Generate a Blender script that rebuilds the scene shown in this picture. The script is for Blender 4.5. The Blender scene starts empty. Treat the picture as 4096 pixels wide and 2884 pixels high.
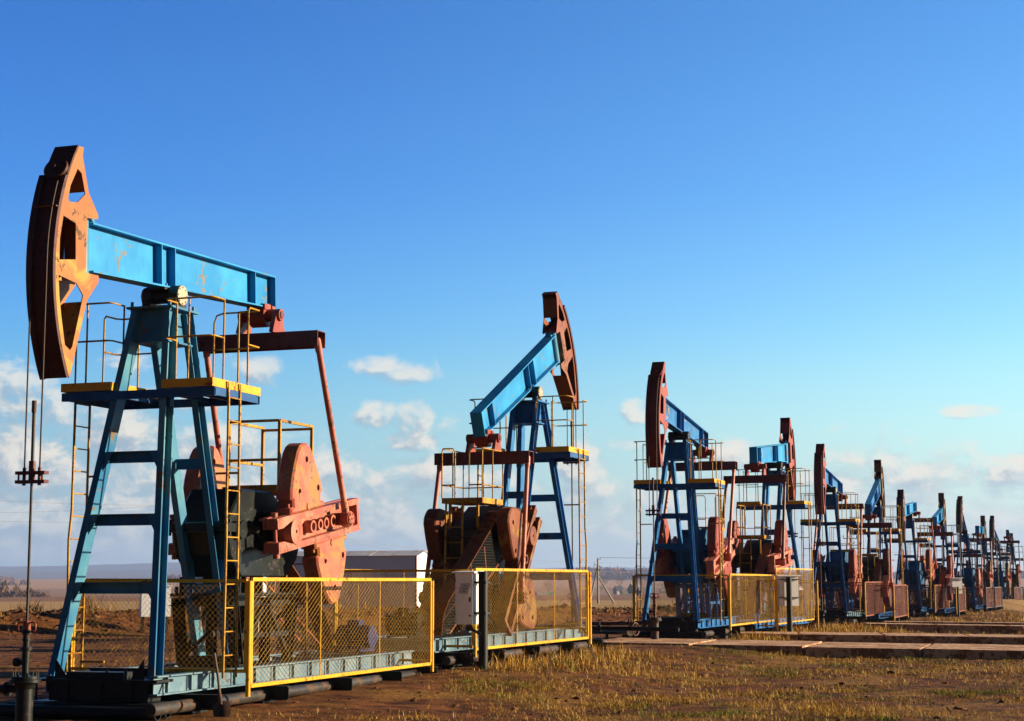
import bpy, bmesh, math, random
import numpy as np
from mathutils import Vector, Matrix
from mathutils.geometry import tessellate_polygon
random.seed(7); rng = np.random.default_rng(7)
sc = bpy.context.scene
COL = sc.collection
PI = math.pi

# ------------------------------------------------------------------ helpers
class MB:
    """collects shapes and links them as ONE mesh object"""
    def __init__(s): s.v=[]; s.f=[]; s.sm=[]
    def add(s, vs, fs, smooth=False):
        o=len(s.v); s.v+= [tuple(p) for p in vs]
        s.f+= [tuple(i+o for i in f) for f in fs]; s.sm+= [smooth]*len(fs)
    def box(s, c, d, rot=None):
        x,y,z=d[0]/2,d[1]/2,d[2]/2
        P=[Vector((i*x,j*y,k*z)) for i in(-1,1) for j in(-1,1) for k in(-1,1)]
        if rot is not None: P=[rot@p for p in P]
        c=Vector(c)
        s.add([p+c for p in P],[(0,1,3,2),(4,6,7,5),(0,4,5,1),(2,3,7,6),(0,2,6,4),(1,5,7,3)])
    def bb(s, x0,x1,y0,y1,z0,z1): s.box(((x0+x1)/2,(y0+y1)/2,(z0+z1)/2),(x1-x0,y1-y0,z1-z0))
    def frame(s, a, b, up):
        a=Vector(a); b=Vector(b); t=(b-a).normalized(); up=Vector(up)
        n=(up-up.dot(t)*t).normalized(); m=t.cross(n)
        return a,b,t,n,m
    def bar(s, a, b, w, h, up=(0,0,1), off=(0,0)):
        """rectangular bar; h along up, w along the other side"""
        a,b,t,n,m=s.frame(a,b,up); vs=[]
        for p in(a,b):
            for i,j in((-1,-1),(1,-1),(1,1),(-1,1)): vs.append(p+m*(i*w/2+off[0])+n*(j*h/2+off[1]))
        s.add(vs,[(0,1,2,3),(7,6,5,4),(0,4,5,1),(1,5,6,2),(2,6,7,3),(3,7,4,0)])
    def ibeam(s, a, b, h, w, tf, tw, up):
        """I section; h along up, w flange width across"""
        s.bar(a,b,tw,h-2*tf-.002,up); s.bar(a,b,w,tf,up,(0,h/2-tf/2)); s.bar(a,b,w,tf,up,(0,-h/2+tf/2))
    def channel(s, a, b, h, w, t, up, side=1):
        s.bar(a,b,t,h,up,(side*(w/2-t/2),0))
        s.bar(a,b,w-t-.001,t,up,(-side*(t/2),h/2-t/2)); s.bar(a,b,w-t-.001,t,up,(-side*(t/2),-h/2+t/2))
    def tube(s, pts, r, n=8, cap=True, r2=None):
        pts=[Vector(p) for p in pts]; rings=[]; N=len(pts)
        ref=None
        for i,p in enumerate(pts):
            t=(pts[min(i+1,N-1)]-pts[max(i-1,0)]).normalized()
            if ref is None:
                ref=t.orthogonal().normalized()
            ref=(ref-ref.dot(t)*t).normalized(); m=t.cross(ref)
            rr=r if r2 is None else r+(r2-r)*i/(N-1)
            rings.append([p+(ref*math.cos(2*PI*k/n)+m*math.sin(2*PI*k/n))*rr for k in range(n)])
        vs=[q for R in rings for q in R]; fs=[]
        for i in range(N-1):
            for k in range(n):
                a=i*n+k; b=i*n+(k+1)%n; fs.append((a,b,b+n,a+n))
        s.add(vs,fs,True)
        if cap:
            s.add(rings[0],[tuple(range(n))[::-1]]); s.add(rings[-1],[tuple(range(n))])
    def cyl(s, a, b, r, n=20): s.tube([a,b],r,n)
    def ring(s, c, axis, r0, r1, th, n=24):
        """washer: hole radius r0"""
        c=Vector(c); t=Vector(axis).normalized(); u=t.orthogonal().normalized(); w=t.cross(u)
        vs=[]
        for k in range(n):
            d=u*math.cos(2*PI*k/n)+w*math.sin(2*PI*k/n)
            vs+=[c+d*r0-t*th/2,c+d*r1-t*th/2,c+d*r1+t*th/2,c+d*r0+t*th/2]
        fs=[]
        for k in range(n):
            a=4*k; b=4*((k+1)%n)
            for j in range(4): fs.append((a+j,a+(j+1)%4,b+(j+1)%4,b+j))
        s.add(vs,fs)
    def prism(s, loop, y0, y1, holes=(), bev=0):
        """polygon in x,z extruded along y, with holes"""
        loops=[list(loop)]+[list(h) for h in holes]
        def area(L): return sum(L[i][0]*L[(i+1)%len(L)][1]-L[(i+1)%len(L)][0]*L[i][1] for i in range(len(L)))
        if area(loops[0])<0: loops[0]=loops[0][::-1]
        for i in range(1,len(loops)):
            if area(loops[i])>0: loops[i]=loops[i][::-1]
        if bev>0:
            L=loops[0]; n=len(L); ins=[]
            for i in range(n):
                p0=Vector(L[i-1]); p=Vector(L[i]); p2=Vector(L[(i+1)%n])
                d1=(p-p0).normalized(); d2=(p2-p).normalized()
                n1=Vector((-d1.y,d1.x)); n2=Vector((-d2.y,d2.x)); b=(n1+n2)
                b=b.normalized() if b.length>1e-4 else n1
                ins.append(tuple(p+b*bev/max(.45,b.dot(n1))))
            face=[ins]+loops[1:]
        else: face=loops
        tri=tessellate_polygon([[Vector((p[0],p[1],0)) for p in L] for L in face])
        flat=[p for L in face for p in L]
        for y,sgn in((y0,1),(y1,-1)):
            T=[]
            for t in tri:
                a,b,c=[flat[i] for i in t]
                cr=(b[0]-a[0])*(c[1]-a[1])-(c[0]-a[0])*(b[1]-a[1])
                tt=t if cr>0 else t[::-1]       # ccw in x,z -> normal -y
                T.append(tuple(tt) if sgn>0 else tuple(tt)[::-1])
            s.add([(p[0],y,p[1]) for p in flat],T)
        for li,L in enumerate(loops):
            n=len(L); ya,yb=y0,y1
            if bev>0 and li==0:
                sgn=1 if y1>y0 else -1
                ya,yb=y0+sgn*bev,y1-sgn*bev
                I=face[0]
                for y,yy in((y0,ya),(y1,yb)):
                    s.add([(p[0],y,p[1]) for p in I]+[(p[0],yy,p[1]) for p in L],[(i,(i+1)%n,n+(i+1)%n,n+i) for i in range(n)])
            s.add([(p[0],ya,p[1]) for p in L]+[(p[0],yb,p[1]) for p in L],[(i,n+i,n+(i+1)%n,(i+1)%n) for i in range(n)])
    def mesh(s, name):
        me=bpy.data.meshes.new(name); me.from_pydata(s.v,[],s.f)
        me.polygons.foreach_set('use_smooth',s.sm)
        bm=bmesh.new(); bm.from_mesh(me); bmesh.ops.recalc_face_normals(bm,faces=bm.faces); bm.to_mesh(me); bm.free()
        me.update(); return me
    def build(s, name, mat, parent=None, loc=(0,0,0)):
        return inst(s.mesh(name),name,mat,parent,loc)

def inst(me, name, mat, parent=None, loc=(0,0,0), rot=None):
    if len(me.materials)==0: me.materials.append(mat)
    o=bpy.data.objects.new(name,me); COL.objects.link(o)
    o.location=loc
    if rot is not None: o.rotation_euler=rot
    if parent: o.parent=parent
    if me.materials[0]!=mat:
        o.material_slots[0].link='OBJECT'; o.material_slots[0].material=mat
    return o
def tag(o,label=None,cat=None,group=None,kind=None):
    if label: o['label']=label
    if cat: o['category']=cat
    if group: o['group']=group
    if kind: o['kind']=kind
    return o
def empty(name,loc,rz,label,cat,group=None):
    o=bpy.data.objects.new(name,None); COL.objects.link(o); o.empty_display_size=.2
    o.location=loc; o.rotation_euler=(0,0,rz); return tag(o,label,cat,group)

# ------------------------------------------------------------------ numpy noise
def vnoise(x,y,seed=0):
    xi=np.floor(x).astype(np.int64); yi=np.floor(y).astype(np.int64); fx=x-xi; fy=y-yi
    fx=fx*fx*(3-2*fx); fy=fy*fy*(3-2*fy)
    def h(a,b):
        n=(a*374761393+b*668265263+seed*1442695041)&0xffffffff
        n=((n^(n>>13))*1274126177)&0xffffffff
        return ((n^(n>>16))&0xffff)/65535.0
    return (h(xi,yi)*(1-fx)+h(xi+1,yi)*fx)*(1-fy)+(h(xi,yi+1)*(1-fx)+h(xi+1,yi+1)*fx)*fy
def fbm(x,y,oct=4,seed=0):
    t=0;a=.5
    for i in range(oct): t=t+a*vnoise(x*2**i+17*i,y*2**i-9*i,seed+i); a*=.5
    return t

# ------------------------------------------------------------------ materials
def srgb(r,g,b):
    f=lambda c:(c/12.92 if c<=.04045 else ((c+.055)/1.055)**2.4)
    return (f(r/255),f(g/255),f(b/255))
class NT:
    def __init__(s,tree): s.t=tree; s.n=tree.nodes; s.l=tree.links
    def new(s,t,**k):
        n=s.n.new(t)
        for a,b in k.items(): setattr(n,a,b)
        return n
    def val(s,x,sock):
        if isinstance(x,(int,float,tuple,list)):
            sock.default_value=x if not isinstance(x,(tuple,list)) or len(x)!=3 or len(sock.default_value)==3 else (*x,1)
        else: s.l.new(x,sock)
    def math(s,op,a,b=None,c=None,clamp=False):
        n=s.new('ShaderNodeMath',operation=op,use_clamp=clamp)
        for i,q in enumerate((a,b,c)):
            if q is not None: s.val(q,n.inputs[i])
        return n.outputs[0]
    def vm(s,op,a,b=None,sc=None):
        n=s.new('ShaderNodeVectorMath',operation=op); s.val(a,n.inputs[0])
        if b is not None: s.val(b,n.inputs[1])
        if sc is not None: s.val(sc,n.inputs['Scale'])
        return n.outputs['Value'] if op in('LENGTH','DOT_PRODUCT','DISTANCE') else n.outputs[0]
    def mix(s,f,a,b,blend='MIX'):
        n=s.new('ShaderNodeMix',data_type='RGBA',blend_type=blend); s.val(f,n.inputs[0]); s.val(a,n.inputs[6]); s.val(b,n.inputs[7]); return n.outputs[2]
    def noise(s,vec,scale,detail=4,rough=.55,dist=0):
        n=s.new('ShaderNodeTexNoise'); s.l.new(vec,n.inputs['Vector']); n.inputs['Scale'].default_value=scale; n.inputs['Detail'].default_value=detail
        n.inputs['Roughness'].default_value=rough; n.inputs['Distortion'].default_value=dist; return n.outputs['Fac']
    def step(s,x,a,b):
        n=s.new('ShaderNodeMapRange',interpolation_type='SMOOTHSTEP'); s.val(x,n.inputs[0]); n.inputs[1].default_value=a; n.inputs[2].default_value=b; return n.outputs[0]
    def bump(s,h,st=.3,dist=.02):
        n=s.new('ShaderNodeBump'); n.inputs['Strength'].default_value=st; n.inputs['Distance'].default_value=dist; s.l.new(h,n.inputs['Height']); return n.outputs[0]
def newmat(name):
    m=bpy.data.materials.new(name); m.use_nodes=True; t=NT(m.node_tree); b=m.node_tree.nodes['Principled BSDF']
    return m,t,b
def paint(name,base,worn=None,rust=(.10,.035,.015),amt=.2,rough=.45,scale=1.5,dirt=.35,metal=0,patch=None):
    """weathered paint: faded areas, streaks, chips down to rust"""
    m,t,b=newmat(name); K=.58
    base=tuple(c*K for c in base); worn=tuple(c*K for c in worn) if worn else None; rust=tuple(c*K for c in rust); patch=tuple(c*K for c in patch) if patch else None
    tc=t.new('ShaderNodeTexCoord').outputs['Object']
    oi=t.new('ShaderNodeObjectInfo').outputs['Random']
    off=t.vm('ADD',tc,t.vm('SCALE',(3.1,7.7,5.3),sc=t.math('MULTIPLY',oi,9.0)))
    worn=worn or tuple(min(1,c*1.35+.015) for c in base)
    n1=t.noise(off,scale,5,.6); c=t.mix(t.step(n1,.38,.68),base,worn)
    if patch:
        np_=t.noise(off,scale*1.1,3,.5,.8); c=t.mix(t.step(np_,.52,.6),c,patch)
    st=t.vm('MULTIPLY',off,(6,6,.7)); n2=t.noise(st,scale*1.6,4,.65)
    c=t.mix(t.math('MULTIPLY',t.step(n2,.52,.78),dirt),c,tuple(q*.45+.008 for q in base))
    n3=t.noise(off,scale*7,6,.68); n4=t.noise(off,scale*1.3,2,.5)
    thr=t.math('ADD',n3,t.math('MULTIPLY',t.math('SUBTRACT',n4,.5),.5))
    rm=t.step(thr,.70-amt*.45,.76-amt*.45)
    c=t.mix(rm,c,t.mix(n2,rust,tuple(q*2.2 for q in rust)))
    t.l.new(c,b.inputs['Base Color'])
    r=t.math('ADD',t.math('MULTIPLY',rm,.3),t.math('ADD',rough-.1,t.math('MULTIPLY',n1,.2)))
    t.l.new(r,b.inputs['Roughness']); b.inputs['Metallic'].default_value=metal
    b.inputs['Specular IOR Level'].default_value=.25
    h=t.math('ADD',t.math('MULTIPLY',n3,.35),t.math('MULTIPLY',rm,-.4)); t.l.new(t.bump(h,.25,.01),b.inputs['Normal'])
    return m
def plain(name,col,rough=.6,metal=0,var=.25,scale=6,bump=.15):
    col=tuple(c*.6 for c in col); m,t,b=newmat(name); tc=t.new('ShaderNodeTexCoord').outputs['Object']
    n=t.noise(tc,scale,5,.6); c=t.mix(n,tuple(q*(1-var) for q in col),tuple(min(1,q*(1+var)) for q in col))
    t.l.new(c,b.inputs['Base Color']); b.inputs['Roughness'].default_value=rough; b.inputs['Metallic'].default_value=metal
    t.l.new(t.bump(n,bump,.01),b.inputs['Normal']); return m

M={}
BLUE=(.015,.20,.50); 
M['blue']=paint('blue paint weathered',(.014,.18,.55),(.03,.29,.70),rust=(.07,.05,.04),amt=.20,dirt=.5)
M['beam']=paint('bright blue beam paint',(.004,.30,.72),(.02,.44,.90),rust=(.16,.15,.13),amt=.16,scale=1.1,dirt=.5)
M['teal']=paint('faded teal blue paint',(.03,.25,.48),(.14,.40,.48),rust=(.14,.10,.06),amt=.13,scale=.9,dirt=.6)
M['deepblue']=paint('deep blue paint',(.01,.10,.34),(.02,.16,.44),amt=.16)
M['yellow']=paint('yellow paint chipped',(1.0,.50,.006),(1.1,.60,.012),rust=(.24,.07,.015),amt=.24,dirt=.45)
M['deckgrey']=paint('grey blue deck paint',(.10,.14,.22),(.18,.22,.28),amt=.3)
M['railgrey']=paint('dull grey rail paint',(.14,.15,.16),(.22,.2,.17),amt=.4)
M['rustmesh']=paint('rusty red fence paint',(.34,.075,.014),(.42,.11,.022),amt=.32)
M['meshyel']=paint('dirty yellow mesh paint',(.70,.38,.02),(.8,.46,.05),rust=(.14,.05,.02),amt=.35,scale=2.5)
M['head1']=paint('rusty orange head paint',(.50,.15,.018),(.56,.23,.03),rust=(.09,.05,.02),amt=.22,scale=1.3,patch=(.66,.34,.025))
M['head2']=paint('brown orange head paint',(.34,.075,.025),(.40,.13,.03),rust=(.08,.04,.02),amt=.28,scale=1.2)
M['headred']=paint('red head paint',(.42,.06,.03),(.48,.10,.05),rust=(.10,.04,.02),amt=.14)
M['headbrown']=paint('brown yellow head paint',(.22,.095,.02),(.34,.17,.035),rust=(.07,.03,.015),amt=.3)
M['headdark']=paint('dark red brown head paint',(.17,.045,.025),(.24,.08,.04),rust=(.06,.025,.015),amt=.3)
M['bowshade']=paint('red brown track darkened for shade',(.10,.028,.02),(.15,.04,.028),rust=(.05,.025,.015),amt=.3,dirt=.5)  # head paint darkened: shade of the sunless front face put into the colour
M['bowshade_red']=paint('red track paint darkened for shade',(.28,.05,.03),(.34,.07,.045),rust=(.06,.03,.02),amt=.2,dirt=.6)  # red head paint with the front face's shade mixed into its colour
M['skid']=paint('grimy pale blue skid paint',(.16,.30,.40),(.26,.40,.46),rust=(.10,.06,.035),amt=.2,dirt=.9,scale=2.4)
M['leg1']=paint('dark teal leg paint with faded patches',(.016,.20,.44),(.15,.42,.50),rust=(.14,.10,.06),amt=.13,scale=.55,dirt=.6)
M['railyel']=paint('dull worn yellow rail paint',(.62,.30,.006),(.78,.42,.012),rust=(.20,.07,.018),amt=.34,dirt=.6,scale=3)
M['red']=paint('faded salmon red paint',(.60,.14,.09),(.75,.30,.18),rust=(.16,.06,.03),amt=.26,scale=2)
M['redplain']=paint('red machine paint',(.40,.06,.035),(.46,.11,.06),rust=(.13,.05,.03),amt=.2)
M['weight1']=paint('salmon pink weight paint',(.62,.15,.09),(.70,.26,.13),rust=(.16,.10,.07),amt=.24,scale=2.2,patch=(.64,.26,.07))
M['weight2']=paint('rust and yellow striped weight paint',(.26,.065,.025),(.36,.11,.04),rust=(.09,.04,.02),amt=.3,scale=1.4,patch=(.42,.22,.03))
M['dkred']=paint('dark red equalizer paint',(.17,.04,.035),(.25,.07,.06),rust=(.06,.03,.025),amt=.3)
M['gear1']=paint('oily black green gearbox',(.009,.013,.012),(.02,.027,.027),rust=(.03,.02,.015),amt=.25,rough=.35)
M['gearblue']=paint('blue gearbox paint',(.01,.10,.26),(.02,.20,.40),rust=(.02,.02,.02),amt=.3)
M['gearbrown']=paint('brown black gearbox',(.03,.024,.016),(.06,.045,.02),rust=(.05,.025,.012),amt=.3)
M['black']=paint('oil stained black steel',(.010,.012,.012),(.02,.024,.023),rust=(.04,.02,.012),amt=.25,rough=.4)
M['pipe']=paint('dirty grey steel pipe',(.045,.042,.04),(.08,.07,.06),rust=(.09,.045,.025),amt=.4,rough=.45)
M['steel']=plain('bare polished steel',(.45,.40,.33),.25,.9,.2,8,.05)
M['cable']=plain('rusty steel cable',(.075,.04,.03),.6,.4,.5,60,.6)
M['cream']=paint('cream bearing cover paint',(.62,.50,.33),(.7,.6,.42),rust=(.12,.06,.03),amt=.22,scale=4)
M['brownb']=paint('brown greasy bearing housing',(.045,.032,.022),(.08,.055,.035),rust=(.03,.02,.012),amt=.3,rough=.4)
M['motor']=paint('blue motor paint',(.01,.03,.16),(.02,.05,.2),amt=.25)
M['box']=paint('light grey box enamel',(1.45,1.47,1.5),(1.5,1.52,1.52),rust=(.2,.16,.12),amt=.03,rough=.35)
M['paper']=plain('white paper notice',(.8,.8,.78),.8,0,.04,3,.05)
M['ink']=plain('blue ink print',(.12,.14,.24),.8,0,.1,3,.0)
M['postblk']=paint('black bitumen post',(.012,.014,.016),(.022,.024,.026),rust=(.03,.02,.014),amt=.2,rough=.5)
M['shed']=paint('white sheet metal wall',(1.42,1.46,1.52),(1.5,1.52,1.55),rust=(.2,.14,.1),amt=.04,rough=.5,dirt=.12)
M['shedroof']=paint('galvanised rusty roof',(.75,.74,.72),(.85,.84,.8),rust=(.45,.16,.06),amt=.30,rough=.4,scale=.7)
M['redtrim']=paint('red edge trim',(.35,.04,.02),amt=.1)
M['concrete']=plain('worn concrete pole',(.42,.37,.30),.85,0,.2,3,.2)
M['ceramic']=plain('glazed insulator',(.55,.6,.6),.25,0,.1,5,.0)
M['dark']=plain('dark iron',(.025,.025,.025),.55,.3,.3,10,.2)
M['wire']=plain('overhead line aluminium',(.30,.30,.30),.5,.6,.1,10,.0)
M['wood']=plain('weathered wood handle',(.16,.10,.055),.8,0,.3,12,.3)
M['shovel']=paint('rusty shovel blade',(.07,.04,.025),amt=.5)
M['bark']=plain('grey brown bark',(.20,.15,.11),.9,0,.3,4,.3)

# ------------------------------------------------------------------ calibrated layout
H=1.8447
CAMP=(math.pi/2+.1281)
PUMP={ # X, Y, level, axis angle, beam tilt
 1:(-4.938,24.107,.447,.3275,-.0572),2:(.369,38.530,.633,.3553,.4171),3:(4.855,49.886,.598,.3355,.0833),4:(9.160,60.219,.441,.3541,.0712),
 5:(13.841,75.100,.354,.3258,.0557),6:(17.829,84.740,.211,.3109,.2509),7:(23.148,100.977,.157,.3598,-.1046),8:(26.805,108.39,.029,.329,.116),
 9:(32.747,125.29,-.099,.3565,.4132),10:(36.769,135.56,-.089,.3476,-.0182),11:(41.977,150.16,-.215,.3656,.208),12:(47.264,164.19,-.195,.3379,-.216)}
PROF=[(-80,0),(52,0),(100,-.44),(150,-.88),(400,-2.6),(800,-4.9),(1500,-9.2),(2300,-5.5),(3300,4.2),(4200,11.5),(5200,10),(7000,-5)]
def gprof(y): return np.interp(y,[p[0] for p in PROF],[p[1] for p in PROF])
BERM=[(-70,18),(-40,44),(-19,66),(6,97),(34,136),(70,190)]
def berm_d(x,y):
    d=np.full(np.shape(x),1e9); s=np.zeros(np.shape(x)); acc=0
    for (ax,ay),(bx,by) in zip(BERM[:-1],BERM[1:]):
        L=math.hypot(bx-ax,by-ay); tx,ty=(bx-ax)/L,(by-ay)/L
        t=np.clip((x-ax)*tx+(y-ay)*ty,0,L); q=np.hypot(x-ax-t*tx,y-ay-t*ty)
        s=np.where(q<d,acc+t,s); d=np.minimum(d,q); acc+=L
    return d,s
def row_x(y): return np.interp(y,[PUMP[p][1] for p in PUMP],[PUMP[p][0] for p in PUMP])+np.where(y<24,(y-24)*.33,0)+np.where(y>164,(y-164)*.35,0)
def mound(x,y):
    """the low made-up bank the pumpjacks stand on"""
    h=np.interp(y,[20,25,31,40,50,60,75,95,165,190],[.05,.14,.27,.25,.20,.26,.26,.24,.26,0])
    v=(x-row_x(y))*.945
    return h*np.clip((5.2-np.abs(v))/3.2,0,1)
def ground_z(x,y,detail=True):
    x=np.asarray(x,float); y=np.asarray(y,float)
    z=gprof(y)
    d,s=berm_d(x,y)
    hh=(.85+.5*(fbm(s/9,s*0+3,2,5)-.4))
    wob=1.5*(fbm(x/3.,y/3.,3,11)-.45)
    bz=hh*np.exp(-((d+wob)/2.6)**2)
    z=z+bz
    z=z+mound(x,y)
    near=np.clip((160-y)/60,0,1)
    z=z+near*.10*(fbm(x/5,y/5,3,21)-.45)
    if detail:
        k=np.clip((75-y)/35,0,1)
        rough=np.clip((fbm(x/4+9,y/4,2,31)-.25)*2.2,.25,1)
        z=z+k*rough*(.15*(fbm(x/.8,y/.8,3,41)-.45)+.08*(fbm(x/.24,y/.24,2,51)-.4))
        z=z+np.exp(-(d/3.2)**2)*.42*(fbm(x/.9,y/.9,4,61)-.42)*np.clip((130-y)/20,.2,1)
    # flatten where the pumps stand
    return z

# ------------------------------------------------------------------ pump geometry (local: +x to the well, z up)
R=3.0; ZP=5.43
CX,CZ=-2.4,2.16; RC=1.62; LP=2.95
HALFW=.175
B={}   # shared meshes
def arcpts(a0,a1,r,n): return [(r*math.cos(a0+(a1-a0)*i/n),r*math.sin(a0+(a1-a0)*i/n)) for i in range(n+1)]
AT,AB=.611,-.4486

def build_meshes():
    # --- skid
    m=MB()
    for y in(-.8,.8): m.ibeam((1.42,y,.075),(-7.4,y,.075),.25,.13,.02,.014,(0,0,1))
    for x in(-.3,-1.4,-2.9,-3.6,-5.0,-6.3,-7.3): m.ibeam((x,-.72,.07),(x,.72,.07),.2,.1,.016,.012,(0,0,1))
    for x in np.arange(-6.9,1.2,.62):
        for y in(-.8,.8): m.box((x,y+(.05 if y>0 else -.05),.075),(.012,.045,.2))
    B['skid']=m.mesh('skid_frame')
    m=MB()
    m.bb(1.12,1.44,-.74,.74,-.13,.11); m.bb(1.08,1.5,-.98,.9,.115,.15); m.bb(1.08,1.5,-.98,.92,-.17,-.14)
    for y in(-.93,-.45,.05,.5): m.bb(1.445,1.475,y,y+.016,-.135,.11)
    m.ibeam((.7,-.6,.2),(.7,.5,.2),.12,.12,.012,.01,(0,0,1))
    m.bb(1.18,1.42,-.5,.35,.152,.24)
    for y in(-.45,.1,.38): m.cyl((1.4,y,.15),(1.4,y,.28),.018,8)
    for y0,sg in((-.757,1),(.757,-1)):
        for x in(1.17,1.40): m.prism([(0,0),(.26,0),(0,.30)],0,.012) if False else None
        for k in(-1,1):
            yy=y0+sg*.09
            m.add([(1.43,yy,.152),(1.43,yy+sg*.2,.152),(1.43,yy,.42),(1.418,yy,.152),(1.418,yy+sg*.2,.152),(1.418,yy,.42)],[(0,1,2),(3,5,4),(0,3,4,1),(1,4,5,2),(2,5,3,0)])
            break
    B['front_beam']=m.mesh('front_crossbeam')
    # --- ground pipes
    m=MB()
    m.tube([(0,-1.25,0),(0,1.1,0)],.085,14,False); m.ring((0,1.1,0),(0,1,0),.07,.085,.01,14)
    B['pipe_lat']=m.mesh('base_pipe')
    m=MB(); m.tube([(1.95,1.08,-.19),(-7.4,1.08,-.19)],.08,14); B['pipe_long']=m.mesh('base_pipe')
    m=MB()
    for x in(.8,-1.2,-3.4,-5.4,-7.0):
        pass
    m.cyl((0,0,-1.2),(0,0,-.30),.13,12); m.bb(-.2,.2,-.2,.2,-.295,-.27); B['pile']=m.mesh('foundation_pile'); m=MB()
    m.ibeam((0,-1.0,-.16),(0,1.45,-.16),.2,.1,.014,.01,(0,0,1)); B['bearer']=m.mesh('bearer_beam')
    # --- legs
    def leg(x0,y0,z0,x1,y1,z1,dep,w,sg):
        m=MB(); a=Vector((x0,y0,z0)); b=Vector((x1,y1,z1))
        m.channel(a,b,dep,w,.014,(1,0,0),-1 if y0>0 else 1)
        return m
    B['leg_f-']=leg(1.296,-.757,.15,.26,-.254,5.2,.22,.10,-1).mesh('leg'); B['leg_f+']=leg(1.296,.757,.15,.26,.254,5.2,.22,.10,1).mesh('leg')
    B['leg_r-']=leg(-1.707,-.243,.2,-.16,-.275,5.2,.2,.10,-1).mesh('leg'); B['leg_r+']=leg(-1.707,.243,.2,-.16,.275,5.2,.2,.10,1).mesh('leg')
    def lx(z): t=(z-.15)/5.05; return 1.296+(.26-1.296)*t, .757+(.254-.757)*t
    def rx(z): t=(z-.2)/5.0; return -1.707+(1.547)*t, .243+.032*t
    B['cross']=[]
    for z in(3.1,2.24,1.33):
        x,y=lx(z); m=MB(); m.channel((x+.03,-y+.062,z),(x+.03,y-.062,z),.155,.09,.012,(0,0,1),-1)
        for sg in(-1,1): m.add([(x+.1,sg*(y-.062),z+.07),(x+.1,sg*(y-.18),z+.07),(x+.1,sg*(y-.062+.03),z-.2),(x+.088,sg*(y-.062),z+.07),(x+.088,sg*(y-.18),z+.07),(x+.088,sg*(y-.062+.03),z-.2)],[(0,1,2),(3,5,4),(0,3,4,1),(1,4,5,2),(2,5,3,0)])
        B['cross'].append(m.mesh('cross_brace'))
    for z in(3.1,2.20,1.31):
        x,y=rx(z); m=MB(); m.channel((x-.02,-y+.06,z),(x-.02,y-.06,z),.15,.09,.012,(0,0,1),1); B['cross'].append(m.mesh('cross_brace'))
    # --- rear leg foot block
    m=MB(); m.bb(-2.0,-1.45,-.42,.42,.185,.33); m.bb(-1.95,-1.5,-.5,.5,.16,.182); B['foot']=m.mesh('foot_block')
    # --- cap
    m=MB()
    m.prism([(-.24,4.76),(.34,4.76),(.28,5.2),(-.2,5.2)],-.245,.245)
    m.bb(-.36,.42,-.36,.36,5.205,5.235); m.bb(-.3,.36,-.3,.3,4.73,4.757)
    for x in(-.3,.36):
        for y in(-.3,.3): m.cyl((x,y,5.17),(x,y,5.31),.022,8)
    B['cap']=m.mesh('post_cap')
    # --- saddle bearing
    m=MB()
    m.cyl((0,-.235,ZP),(0,.235,ZP),.105,22)
    for s_ in(-1,1):
        m.cyl((0,s_*.14,ZP),(0,s_*.275,ZP),.145,26); m.bb(-.15,.15,min(s_*.14,s_*.27),max(s_*.14,s_*.27),5.237,5.38)
    m.bb(-.2,.2,-.12,.12,5.5,5.535)
    B['saddle']=m.mesh('saddle_bearing')
    m=MB()
    m.cyl((0,.276,ZP),(0,.296,ZP),.140,26)
    for k in range(8): a=k*PI/4; m.cyl((.118*math.cos(a),.297,ZP+.118*math.sin(a)),(.118*math.cos(a),.308,ZP+.118*math.sin(a)),.014,6)
    B['cover']=m.mesh('bearing_cover')
    # --- walking beam (beam frame: pivot at origin)
    db,Hh,Ht,Lh,Lt=.112,.659,.529,2.03,-3.24
    top=lambda x: db+Ht+(Hh-Ht)*(x-Lt)/(Lh-Lt)
    m=MB()
    m.prism([(Lt,db+.025),(Lh,db+.025),(Lh,top(Lh)-.025),(Lt,top(Lt)-.025)],-.012,.012)
    m.add([(x,y,z) for x in(Lt,Lh) for y in(-.13,.13) for z in(db,db+.024)],[(0,1,3,2),(4,6,7,5),(0,4,5,1),(2,3,7,6),(0,2,6,4),(1,5,7,3)])
    m.add([(x,y,z) for x in(Lt,Lh) for y in(-.13,.13) for z in(top(x)-.024,top(x))],[(0,1,3,2),(4,6,7,5),(0,4,5,1),(2,3,7,6),(0,2,6,4),(1,5,7,3)])
    for x in(.275,-.095,-2.565):
        for s_ in(-1,1): m.prism([(x-.008,db+.026),(x+.008,db+.026),(x+.008,top(x)-.026),(x-.008,top(x)-.026)],s_*.013,s_*.128)
    m.bb(Lt-.016,Lt-.001,-.132,.132,db-.002,top(Lt)+.002)
    m.bb(Lh-.14,Lh-.02,-.06,.06,top(Lh)+.001,top(Lh)+.05)
    for x in(-2.95,-2.85,-.2,.1):
        for y in(-.09,.09): m.cyl((x,y,db-.03),(x,y,db+.06),.018,6)
    B['beam']=m.mesh('walking_beam')
    m=MB(); m.cyl((2.13,0,.05),(2.13,0,.80),.105,20); m.bb(1.95,2.2,-.1,.1,.80,.83); m.bb(2.0,2.2,-.1,.1,.03,.049)
    for y in(-.08,.08): m.cyl((1.98,y,.79),(1.98,y,.89),.022,8); m.cyl((1.9,y,.05),(2.02,y,.05),.02,8)
    B['column']=m.mesh('hinge_column')
    # --- horse head
    out=arcpts(AB,AT,R-.03,26)+[(2.323,1.709),(2.348,1.593),(2.21,1.136),(1.985,.867),(1.995,.812),(2.25,.795),(2.28,.074),(1.98,.07),(1.985,-.021),(2.256,-.282),(2.637,-1.251),(2.675,-1.31)]
    h1=[(2.465,1.405),(2.375,1.36),(2.29,1.10),(2.47,.965),(2.70,.94),(2.63,1.16)]
    h2=[(2.79,.75),(2.51,.685),(2.515,.22),(2.885,.175),(2.87,.45)]
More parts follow.
